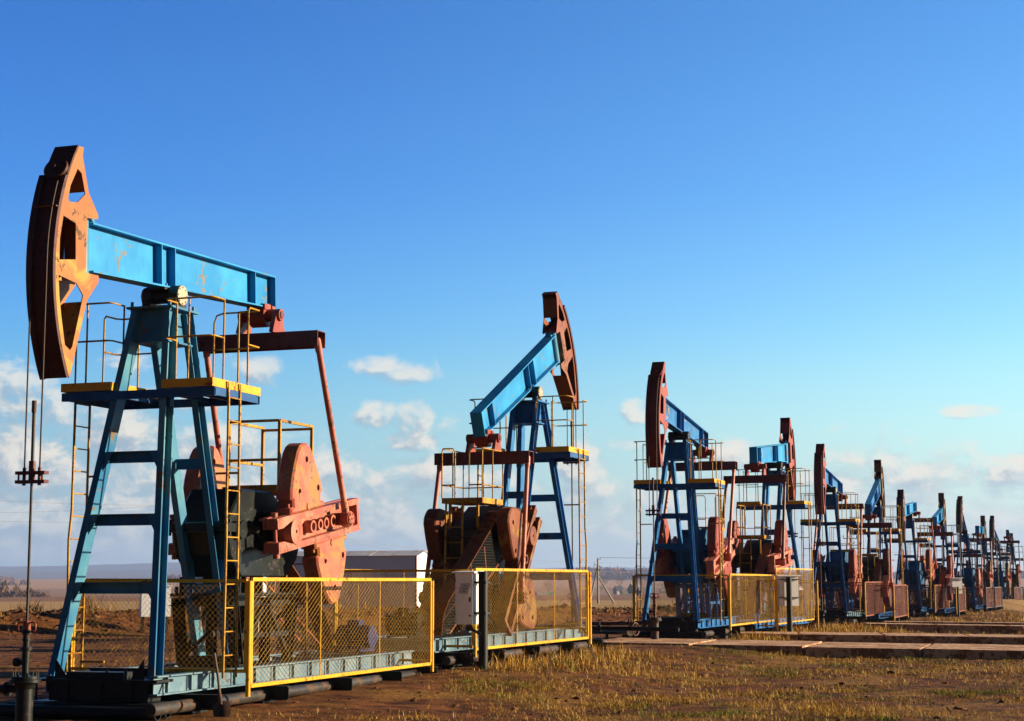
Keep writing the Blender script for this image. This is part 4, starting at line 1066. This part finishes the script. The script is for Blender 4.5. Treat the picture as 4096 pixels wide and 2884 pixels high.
def grass():
    V=[[],[]];T=[[],[]];O=[0,0]
    def put(i,v,t): V[i].append(v); T[i].append(t+O[i]); O[i]+=len(v)
    for (y0,y1,N,hs,ws) in((19.5,30,640000,(.04,.15),.006),(30,46,420000,(.05,.18),.009),(46,75,220000,(.07,.26),.016),(75,130,60000,(.12,.45),.04)):
        y=np.sqrt(rng.uniform(y0**2,y1**2,N)); x=rng.uniform(-.34,.34,N)*y
        g=gmask(x,y); k=(rng.random(N)<g)&keepout(x,y); x,y=x[k],y[k]; n=len(x)
        h=rng.uniform(*hs,n)*(.6+.9*fbm(x/1.7,y/1.7,2,171)); 
        dense=fbm(x/2.5+5,y/2.5,3,191)
        tilt=np.abs(rng.normal(1.12,.42,n)).clip(0,1.55); az=rng.uniform(0,2*PI,n); bend=rng.uniform(.1,.9,n)
        green=rng.random(n)<np.clip((dense-.40)*3.6,0.04,.85)
        for i,s in((0,~green),(1,green)):
            if s.sum()==0: continue
            tt=tilt[s]*(1 if i==0 else .7); hh=h[s]*(1 if i==0 else .75)
            v,t=blades(x[s],y[s],hh,np.full(s.sum(),ws)*rng.uniform(.6,1.3,s.sum()),tt,az[s],bend[s]); put(i,v,t)
    # rank clumps beside the second fence, before the fourth pumpjack and along the berm
    spots=[]
    for k in range(150): q=W(2,(random.uniform(-7.5,.6),-1.6-abs(random.gauss(0,.7)),0)); spots.append((q.x,q.y,.42,.3))
    for k in range(170): q=W(4,(random.uniform(-8,4.5),-1.7-abs(random.gauss(0,1.0)),0)); spots.append((q.x,q.y,.50,.45))
    for k in range(160): q=W(3,(random.uniform(-7,.5),1.7+abs(random.gauss(0,.6)),0)); spots.append((q.x,q.y,.35,.3))
    for k in range(260): yy=random.uniform(62,120); spots.append((yy*.33-8+abs(random.gauss(6,4)),yy,.5,.5))
    for k in range(500):
        j=random.randrange(1,5); t=random.random(); a,b=BERM[j-1],BERM[j]; spots.append((a[0]+(b[0]-a[0])*t+random.gauss(0,2.8),a[1]+(b[1]-a[1])*t+random.gauss(0,2.8),.55,.4))
    for sx,sy,hh,rad in spots:
        n=int(34); x=rng.normal(sx,rad*.45,n); y=rng.normal(sy,rad*.45,n); k=keepout(x,y); x,y=x[k],y[k]; n=len(x)
        if n==0: continue
        h=rng.uniform(.15,1,n)**1.4*hh*random.uniform(.5,1.2); i=1 if random.random()<.13 else 0
        v,t=blades(x,y,h*(1-.4*i),np.full(n,.005+.00018*sy),np.abs(rng.normal(.8,.45,n)),rng.uniform(0,2*PI,n),rng.uniform(.1,.9,n)); put(i,v,t)
    mats=[matisland('dry straw grass',[(.74,.40,.06),(.95,.56,.11),(.46,.21,.035),(1.15,.80,.26),(.64,.34,.05)]),matisland('green grass blades',[(.20,.26,.03),(.28,.33,.045),(.40,.36,.06),(.14,.19,.025)])]
    for i,nm in enumerate(('dry_grass','green_grass')):
        me=rawmesh(nm,np.concatenate(V[i]),np.concatenate(T[i])); me.materials.append(mats[i])
        o=bpy.data.objects.new(nm,me); COL.objects.link(o); tag(o,['dry straw coloured grass over the field','short green grass tufts among the straw'][i],'grass',kind='stuff')
grass()
def clods():
    bm=bmesh.new(); bmesh.ops.create_icosphere(bm,subdivisions=1,radius=1); bv=np.array([v.co[:] for v in bm.verts]); bf=np.array([[v.index for v in f.verts] for f in bm.faces]); bm.free()
    N=9000; y=np.sqrt(rng.uniform(19.5**2,62**2,N)); x=rng.uniform(-.34,.34,N)*y
    n1=fbm(x/1.5,y/1.5,3,211); k=(rng.random(N)<np.clip((n1-.3)*3,0.05,1)); x,y=x[k],y[k]
    # berm clods
    bx=[];by=[]
    for _ in range(9000):
        j=random.randrange(1,5); t=random.random(); a,b=BERM[j-1],BERM[j]; bx.append(a[0]+(b[0]-a[0])*t+random.gauss(0,2.4)); by.append(a[1]+(b[1]-a[1])*t+random.gauss(0,2.4))
    s=np.concatenate([rng.gamma(2,.008,len(x))+.006,rng.gamma(2,.028,len(bx))+.015]); x=np.concatenate([x,bx]); y=np.concatenate([y,by]); n=len(x)
    z=ground_z(x,y); v=bv[None]*s[:,None,None]*rng.uniform(.55,1.25,(n,len(bv),1))*np.stack([rng.uniform(.8,1.5,n),rng.uniform(.8,1.5,n),rng.uniform(.5,.9,n)],1)[:,None,:]
    v=v+np.stack([x,y,z],1)[:,None,:]; f=(bf[None]+(np.arange(n)*len(bv))[:,None,None]).reshape(-1,3)
    me=rawmesh('soil_clods',v.reshape(-1,3),f); me.materials.append(matisland('soil clods',[(.16,.066,.027),(.10,.042,.018),(.25,.12,.055),(.13,.055,.022)],.95))
    o=bpy.data.objects.new('soil_clods',me); COL.objects.link(o); tag(o,'loose brown soil clods over the dug ground','soil clods',kind='stuff')
clods()
def stalk():
    """single tall dead weeds"""
    for k,(x,y,h) in enumerate(((.6,29.5,.75),(-.7,31.2,.6),(1.6,33,.6),(-3.4,33.4,.55))):
        gz=float(ground_z(x,y)); m=MB(); a=Vector((0,0,0)); 
        for j in range(5):
            b=Vector((random.gauss(-.12,.12),random.gauss(0,.12),h*random.uniform(.6,1))); m.tube([a,b*.5+Vector((.03,0,.03)),b],.006,4,True,.003)
            for q in range(4): c=b*(.4+.15*q); m.tube([c,c+Vector((random.gauss(0,.08),random.gauss(0,.06),.07))],.004,3)
        o=m.build('dead_weed',M['bark'],None,(x,y,gz)); tag(o,['tall dead weed right of the black box post','thin dead weed at the foot of the black box post','dead weed bent beside the second yellow fence','dry weed in front of the gap between the first two fences'][k],'weed','dead weeds')
stalk()
matbark=plain('bare twigs grey brown',(.26,.19,.14),.9,0,.2,.4,0); matbirch=plain('birch bark',(.55,.50,.45),.9,0,.2,.4,0)
matbrown=matisland('brown bare crowns',[(.16,.085,.06),(.22,.11,.06),(.13,.08,.07),(.26,.13,.06),(.18,.10,.08)])
def bare_tree(x,y,h,label,birch=False,seed=0,spread=.5,zoff=0,group='bare trees round the village'):
    rnd=random.Random(seed); gz=float(ground_z(x,y,False))+zoff
    e=empty('bare_tree',(x,y,gz),0,label,'tree',group)
    tr=MB(); cr=MB(); r0=h*.018
    def grow(p,d,L,r,lev):
        q=p+d*L; mid=p+d*L*.5+Vector((rnd.gauss(0,.04),rnd.gauss(0,.04),0))*L
        (tr if lev<1 else cr).tube([p,mid,q],r,4 if lev<2 else 3,False,max(r*.55,.055))
        if lev>=4 or L<.35: return
        n=5 if lev==0 else 4 if lev<3 else 3
        for k in range(n):
            t=rnd.uniform(.35,1) if k else 1
            a=rnd.uniform(0,2*PI); s_=rnd.uniform(.35,.8)*(spread/.5)
            nd=(d+Vector((math.cos(a)*s_,math.sin(a)*s_,rnd.uniform(-.05,.3)))).normalized()
            grow(p+d*L*t,nd,L*rnd.uniform(.5,.78),max(r*.5,.055),lev+1)
    grow(Vector((0,0,-.5)),Vector((0,0,1)),h*.42,r0,0)
    bk=matbirch if birch else matbark
    tr.build('trunk',bk,e); cr.build('crown',matbark if not birch else matbirch,e)
def atpix(u,Y): return (u-2048)/6873*Y
for k,(u,Y,h,lab,bi) in enumerate(((2476,1800,23,'tall bare tree standing behind the dark roofed house',0),(2414,1850,18,'bare tree left of the tall one, behind the strutted power pole',0),(2405,1380,10,'white birch clump between the struts of the power pole',1),
    (2350,2700,15,'bare tree at the wood edge left of the strutted pole',0),(2642,1380,11,'pale birch seen through the fence of the third pumpjack',1),(2190,1500,16,'orange brown tree seen through the second fence',0),
    (120,2700,13,'bare tree on the left skyline right of the polished rod',0),(70,2750,11,'low bare tree on the left skyline left of the polished rod',0),(468,2600,15,'taller bare tree rising from the round bush on the left skyline',0))):
    bare_tree(atpix(u,Y),Y,h,lab,bool(bi),k+3,.55)
def bush(x,y,w,h,label,seed,mat=None,n=420,group='brown bushes in the fields'):
    r=np.random.default_rng(seed); gz=float(ground_z(x,y,False))
    e=empty('bush',(x,y,gz),0,label,'bush',group)
    u=r.normal(0,1,(n,3)); u/=np.linalg.norm(u,axis=1)[:,None]; rad=r.uniform(.55,1,n)[:,None]*(1+.25*np.sin(u[:,:1]*5+seed))
    c=u*rad*np.array([w/2,w/3,h]); c[:,2]=np.abs(c[:,2])
    s=h*.10*r.uniform(.5,1.4,n)[:,None]
    a=c+r.normal(0,1,(n,3))*s*.5; b=c+r.normal(0,1,(n,3))*s*.5; d=c+np.array([0,0,1])*s*1.7+r.normal(0,.4,(n,3))*s
    v=np.stack([a,b,d],1).reshape(-1,3); me=rawmesh('foliage',v,np.arange(3*n).reshape(-1,3)); me.materials.append(mat or matbrown)
    o=bpy.data.objects.new('foliage',me); COL.objects.link(o); o.parent=e
    m=MB()
    for k in range(7): m.tube([(r.normal(0,.06)*w,r.normal(0,.04)*w,-.3),(r.normal(0,.22)*w,r.normal(0,.12)*w,h*r.uniform(.6,1.0))],.05*h/5,4,True,.02*h/5)
    m.build('stem',matbark,e)
mbw=matisland('pale field shrub twigs',[(.30,.18,.10),(.24,.14,.08),(.34,.22,.13),(.20,.12,.08)])
for k,(u,Y,wp,hp,lab) in enumerate(((25,900,70,50,'largest brown bush at the left edge of the field'),(85,930,80,40,'brown bush in the left field just left of the polished rod'),(140,900,70,34,'low brown bush in the left field right of the polished rod'),(185,880,60,24,'lowest brown bush at the right end of the left field hedge'),
    (455,2600,90,20,'wide round reddish bush on the left skyline'),(500,2620,60,14,'low end of the reddish skyline bush beside the front leg'),(10,2700,50,20,'brown bush on the skyline at the left edge'),(60,2700,60,16,'brown skyline bush left of the polished rod'),(110,2720,50,18,'brown skyline bush behind the polished rod'))):
    bush(atpix(u,Y),Y,wp/6873*Y,hp/6873*Y,lab,k+1,mbw if k<4 else None,700)
# weeds on the left berm
def weed(x,y,w,h,label,n=170):
    xs=rng.normal(0,w*.13,n)+x; ys=rng.normal(0,w*.12,n)+y
    v,t=blades(xs,ys,rng.uniform(.4,1,n)*h,np.full(n,.022),np.abs(rng.normal(.25,.2,n)),rng.uniform(0,2*PI,n),rng.uniform(.1,.7,n))
    c=np.array([x,y,float(ground_z(x,y,False))]); me=rawmesh('dry_weed',v-c,t); me.materials.append(matweed)
    o=bpy.data.objects.new('dry_weed',me); COL.objects.link(o); o.location=c; tag(o,label,'weed','dry weeds on the berm')
matweed=matisland('dry weed stems',[(.36,.20,.08),(.26,.13,.05),(.44,.27,.10),(.20,.10,.04)])
for k in range(7):
    x=-23+k*2.1+random.uniform(-.5,.5); y=66+(x+19)*1.25+random.gauss(0,1.2); weed(x,y,random.uniform(1.6,3),random.uniform(.7,1.3),['tall dry weed clump on the berm at far left','dry weed clump on the left berm near the polished rod','small dry weed clump on the berm behind the far ladder','dry weed clump on the berm seen left of the front legs','brown weed clump on the berm between the nearest legs','low brown weed clump on the berm behind the lowest brace','dry weed clump on the berm near the white cabinet'][k])
def forest():
    N=1500; r=np.random.default_rng(77); V=[];n=46
    xs=np.concatenate([r.uniform(atpix(2250,3500),atpix(4400,3500),N),r.uniform(atpix(660,3300),atpix(780,3300),110),r.uniform(atpix(-200,3300),atpix(20,3300),60)]); ys=np.concatenate([r.uniform(3350,3700,N),r.uniform(3250,3400,170)])
    gz=ground_z(xs,ys,False)
    base=np.where(xs<0,13,24)*np.where(xs>atpix(2800,3500),.62,1)
    hh=base*(.55+.75*fbm(xs/60,xs*0+3,3,9))*r.uniform(.75,1.15,len(xs))
    for x,y,z,h in zip(xs,ys,gz,hh):
        u=r.normal(0,1,(n,3)); u/=np.linalg.norm(u,axis=1)[:,None]; c=u*r.uniform(.4,1,(n,1))*np.array([h*.26,h*.26,h*.48])+np.array([x,y,z+h*.5])
        s=h*.075
        V.append(np.stack([c+r.normal(0,1,(n,3))*s,c+r.normal(0,1,(n,3))*s,c+r.normal(0,1,(n,3))*s+np.array([0,0,s])],1).reshape(-1,3))
    v=np.concatenate(V); me=rawmesh('far_forest',v,np.arange(len(v)).reshape(-1,3)); me.materials.append(matisland('autumn forest twigs',[(.34,.17,.10),(.24,.14,.10),(.46,.22,.09),(.30,.18,.13),(.62,.28,.09),(.20,.14,.09)]))
    o=bpy.data.objects.new('far_forest',me); COL.objects.link(o); tag(o,'brown leafless autumn forest belt on the skyline','forest',kind='stuff')
forest()
# ------------------------------------------------------------------ village houses
MH={k:plain(k+' house material',c,.85,0,.2,.6,.1) for k,c in dict(darkroof=(.05,.055,.07),greyroof=(.26,.25,.25),brown=(.16,.10,.07),pale=(.62,.52,.38),blue=(.14,.2,.28),green=(.05,.30,.12),pink=(.42,.06,.10),olive=(.13,.12,.06),wood=(.22,.14,.09),glass=(.03,.035,.045)).items()}
def house(u,Y,w,d,hw,hr,rz,wall,roof,label,chim=False,ypx=None):
    x=atpix(u,Y); gz=float(ground_z(x,Y,False)) if ypx is None else H-(ypx-2327)*Y/6873
    e=empty('house',(x,Y,gz),rz,label,'house','houses in the far village')
    m=MB(); m.bb(-w/2,w/2,-d/2,d/2,-2,hw); m.add([(sx,sy,hw) for sx in(-w/2,w/2) for sy in(-d/2,d/2)]+[(sx,0,hw+hr-.06) for sx in(-w/2,w/2)],[(0,1,4),(2,5,3)]); m.build('wall',MH[wall],e)
    m=MB(); o=.4
    for s_ in(-1,1):
        a=Vector((0,s_*(d/2+o),hw-o*hr/(d/2))); b=Vector((0,0,hw+hr)); m.add([(-w/2-o,a.y,a.z),(w/2+o,a.y,a.z),(w/2+o,b.y,b.z),(-w/2-o,b.y,b.z),(-w/2-o,a.y,a.z+.15),(w/2+o,a.y,a.z+.15),(w/2+o,b.y,b.z+.15),(-w/2-o,b.y,b.z+.15)],[(0,1,2,3),(7,6,5,4),(0,4,5,1),(1,5,6,2),(2,6,7,3),(3,7,4,0)])
    r=m.build('roof',MH[roof],e)
    if chim: m=MB(); m.bb(w*.15,w*.15+.6,-.3,.3,hw+hr*.6,hw+hr+.9); m.build('chimney',MH['brown'],r)
    for k in(-1,1):
        m=MB(); m.bb(k*w*.22-.45,k*w*.22+.45,-d/2-.05,-d/2-.005,hw*.35,hw*.8); m.build('window',MH['glass'],e)
house(2468,1500,7.0,6,2.6,3.2,.5,'pale','darkroof','house with dark blue roof and pale gable below the tall bare tree',True,2372)
house(2489,1460,5.0,4,1.9,2.2,.5,'pale','brown','small pale house with brown roof in front of the dark roofed house',False,2377)
house(2532,1520,11.5,8,3.2,6.0,.9,'wood','greyroof','largest brown barn with steep grey roof right of the dark roofed house',False,2374)
house(2546,1450,4,4,2.2,2.8,1.5,'blue','darkroof','narrow blue grey gabled house before the barn',False,2378)
house(2505,1250,11,7,1.0,3.4,.3,'blue','olive','low house with wide olive roof just above the dirt berm',False,2399)
house(2650,1500,7,6,2.6,2.2,.2,'pale','greyroof','pale house seen through the third fence behind the wellhead',False,2376)
house(2162,1250,7.5,6,2.2,2.5,.4,'blue','greyroof','grey roofed house seen through the second yellow fence',False,2392)
house(2198,1280,5.5,5,2.0,2.0,.2,'pale','green','house with green roof seen through the second yellow fence',False,2390)
house(2232,1200,11,6,1.2,1.6,.1,'brown','pink','low house with pink red roof seen through the second yellow fence',False,2402)
house(2400,1250,9,3,1.6,.6,.0,'pale','greyroof','low pale shed row between the struts of the power pole',False,2398)

# ------------------------------------------------------------------ air
def haze():
    m=MB(); m.bb(-7000,7000,-200,11500,-90,235)
    mat=bpy.data.materials.new('air haze'); mat.use_nodes=True; nt=mat.node_tree; nt.nodes.clear()
    out=nt.nodes.new('ShaderNodeOutputMaterial'); v=nt.nodes.new('ShaderNodeVolumePrincipled'); v.inputs['Color'].default_value=(.42,.58,1.0,1); v.inputs['Density'].default_value=HAZE; v.inputs['Anisotropy'].default_value=.2
    nt.links.new(v.outputs[0],out.inputs['Volume'])
    o=m.build('haze',mat); tag(o,kind='stuff')
HAZE=.00010
haze()
# ------------------------------------------------------------------ camera, sun, sky
cam=bpy.data.cameras.new('camera'); co=bpy.data.objects.new('camera',cam); COL.objects.link(co); sc.camera=co
cam.sensor_width=36; cam.lens=36*6873.3/4096; cam.clip_start=.1; cam.clip_end=30000
co.matrix_world=Matrix.Translation((0,0,H))@Matrix.Rotation(PI/2+.1281,4,'X')@Matrix.Rotation(-.0023,4,'Z')
SEL,SAZ=math.radians(15),math.atan2(.985,.12)     # azimuth from +Y towards +X
sd=Vector((math.sin(SAZ)*math.cos(SEL),math.cos(SAZ)*math.cos(SEL),math.sin(SEL)))
sl=bpy.data.lights.new('sun','SUN'); sl.energy=5.0; sl.angle=math.radians(.5); sl.color=(1,.80,.54)
so=bpy.data.objects.new('sun',sl); COL.objects.link(so); so.rotation_euler=sd.to_track_quat('Z','Y').to_euler(); so.location=(60,0,40)
def world():
    w=bpy.data.worlds.new('World'); sc.world=w; w.use_nodes=True; t=NT(w.node_tree); bg=t.n['Background']
    sky=t.new('ShaderNodeTexSky',sky_type='NISHITA'); sky.sun_disc=False; sky.sun_elevation=SEL; sky.sun_rotation=SAZ; sky.altitude=200; sky.air_density=1.0; sky.dust_density=.6; sky.ozone_density=2.0
    D=t.new('ShaderNodeTexCoord').outputs['Generated']; D=t.vm('NORMALIZE',D); sp=t.new('ShaderNodeSeparateXYZ'); t.l.new(D,sp.inputs[0]); x,y,z=sp.outputs
    az=t.math('ARCTAN2',x,y); el=t.math('ARCSINE',z)
    hs=t.new('ShaderNodeHueSaturation'); hs.inputs['Saturation'].default_value=SKY['sat']; hs.inputs['Hue'].default_value=SKY['hue']; t.l.new(sky.outputs[0],hs.inputs['Color'])
    skyc=t.mix(1.0,hs.outputs[0],SKY['tint'],'MULTIPLY')
    cmb=t.new('ShaderNodeCombineXYZ'); t.l.new(az,cmb.inputs[0]); t.l.new(el,cmb.inputs[1]); A=cmb.outputs[0]
    def px(u,v): return ((u-2048)/6873.,(2327-v)/6873.)
    blobs=[(1495,1462,90,42,.9),(1620,1500,130,42,.55),(1500,1665,85,55,1),(1665,1680,85,85,1),(1640,1768,110,45,.9),(1780,1700,80,40,.5),(1010,1490,90,55,.6),(560,1480,80,40,.4),
     (2545,1648,60,50,1),(2500,1790,90,35,.6),(3850,1677,95,26,1),(90,1610,190,110,1),(260,1660,200,90,.9),(460,1780,320,150,.95),(150,1900,300,120,.9),(520,1960,360,110,.95),(900,1930,280,110,.9),(880,1780,200,80,.6),
     (1390,1920,170,75,.95),(1700,1920,190,75,.95),(1960,1930,150,60,.6),(2330,1860,130,80,.95),(2380,1990,160,70,.7),(80,1500,160,40,.45),(700,1620,150,60,.6),
     (2950,1830,140,70,.7),(3370,1900,190,90,.8),(3740,1930,150,60,1),(3560,1990,300,70,.8),(4010,1960,170,80,1),(4000,1870,100,30,.6),(2750,2000,300,60,.5),(1350,2020,500,70,.55),(300,2060,500,60,.5)]
    def dens(vec):
        best=None
        for u,v,rx,ry,k in blobs:
            a,e=px(u,v)
            d=t.vm('LENGTH',t.vm('MULTIPLY',t.vm('SUBTRACT',vec,(a,e,0)),(6873./rx,6873./ry,0)))
            q=t.math('MINIMUM',t.math('MULTIPLY',t.math('SUBTRACT',1.3,d),k*1.1),.62)
            best=q if best is None else t.math('MAXIMUM',best,q)
        sv=t.vm('MULTIPLY',vec,(1,1.35,1))
        n=t.noise(sv,38,9,.62,.35); n2=t.noise(sv,11,3,.5)
        s3=t.new('ShaderNodeSeparateXYZ'); t.l.new(vec,s3.inputs[0])
        band=t.math('MULTIPLY',t.step(s3.outputs[1],.092,.03),.46)
        band=t.math('SUBTRACT',t.math('ADD',band,t.math('MULTIPLY',t.math('SUBTRACT',n2,.55),1.2)),t.math('MULTIPLY',t.step(s3.outputs[1],.085,.105),1.2))
        band=t.math('ADD',band,t.math('MULTIPLY',t.math('MULTIPLY',t.step(s3.outputs[0],-.02,-.20),t.step(s3.outputs[1],.118,.080)),.55))
        b=t.math('MAXIMUM',t.math('MAXIMUM',best,band),-1.0)
        return t.math('ADD',b,t.math('MULTIPLY',t.math('SUBTRACT',n,.5),3.0))
    d0=dens(A); d1=dens(t.vm('ADD',A,(.0055,.0075,0)))
    cov=t.step(d0,.0,.88)
    lit=t.step(t.math('SUBTRACT',d0,d1),-.35,.55)
    cc=t.mix(lit,SKY['cshade'],SKY['clit'])
    # the air: deep blue overhead, pale and milky low down, brighter towards the sun on the right
    rp=t.new('ShaderNodeValToRGB'); t.l.new(t.math('MULTIPLY',el,2.0),rp.inputs[0]); E=rp.color_ramp.elements
    stops=[(0,(1.3,1.3,1.0)),(.18,(1.40,1.36,1.0)),(.24,(1.32,1.30,1.0)),(.32,(1.05,1.18,1.07)),(.45,(.72,.98,1.06)),(.65,(.55,.85,.99)),(1,(.48,.78,.96))]
    for i,(p_,c_) in enumerate(stops):
        e_=E[i] if i<2 else E.new(p_); e_.position=p_; e_.color=(*c_,1)
    E[len(stops)-1].position=1
    azf=t.step(az,-.36,.36)
    skyc=t.mix(1.0,t.mix(1.0,skyc,rp.outputs[0],'MULTIPLY'),t.mix(azf,(.60,.74,.88),(1.50,1.14,.98)),'MULTIPLY')
    hz=t.step(el,.150,-.01)
    cov=t.math('MULTIPLY',t.math('MULTIPLY',cov,t.math('SUBTRACT',t.step(el,.158,.128),t.math('MULTIPLY',t.step(el,.07,.11),.22))),t.math('MULTIPLY',t.step(el,.0,.03),t.math('ADD',.5,t.math('MULTIPLY',t.step(el,.015,.075),.45))))
    f=t.mix(t.math('MULTIPLY',hz,SKY['hzf']),skyc,t.mix(azf,(3.5,4.4,5.0),(6.3,6.8,6.0)))
    f=t.mix(cov,f,cc)
    f=t.mix(t.step(el,.38,.95),f,t.vm('SCALE',f,sc=.06))  # sky out of view dimmed overhead, behind and far left to cut fill light
    f=t.mix(t.step(y,.35,-.35),f,t.vm('SCALE',f,sc=.2))
    f=t.mix(t.step(az,-.42,-.95),f,t.vm('SCALE',f,sc=.75))
    t.l.new(f,bg.inputs['Color']); bg.inputs['Strength'].default_value=SKY['str']
S_=.05
SKY=dict(sat=1.0,hue=.5,tint=(.60,1.21,1.91),cshade=(3.0,3.7,4.3),clit=(7.9,7.2,6.0),hz=(4.3,6.0,6.4),hzf=.85,str=S_)
world()
sc.view_settings.view_transform='Standard'; sc.view_settings.look='None'; sc.view_settings.exposure=1.33; sc.view_settings.gamma=1
sc.cycles.max_bounces=6; sc.cycles.diffuse_bounces=3; sc.cycles.glossy_bounces=2; sc.cycles.volume_bounces=0; sc.cycles.use_denoising=True
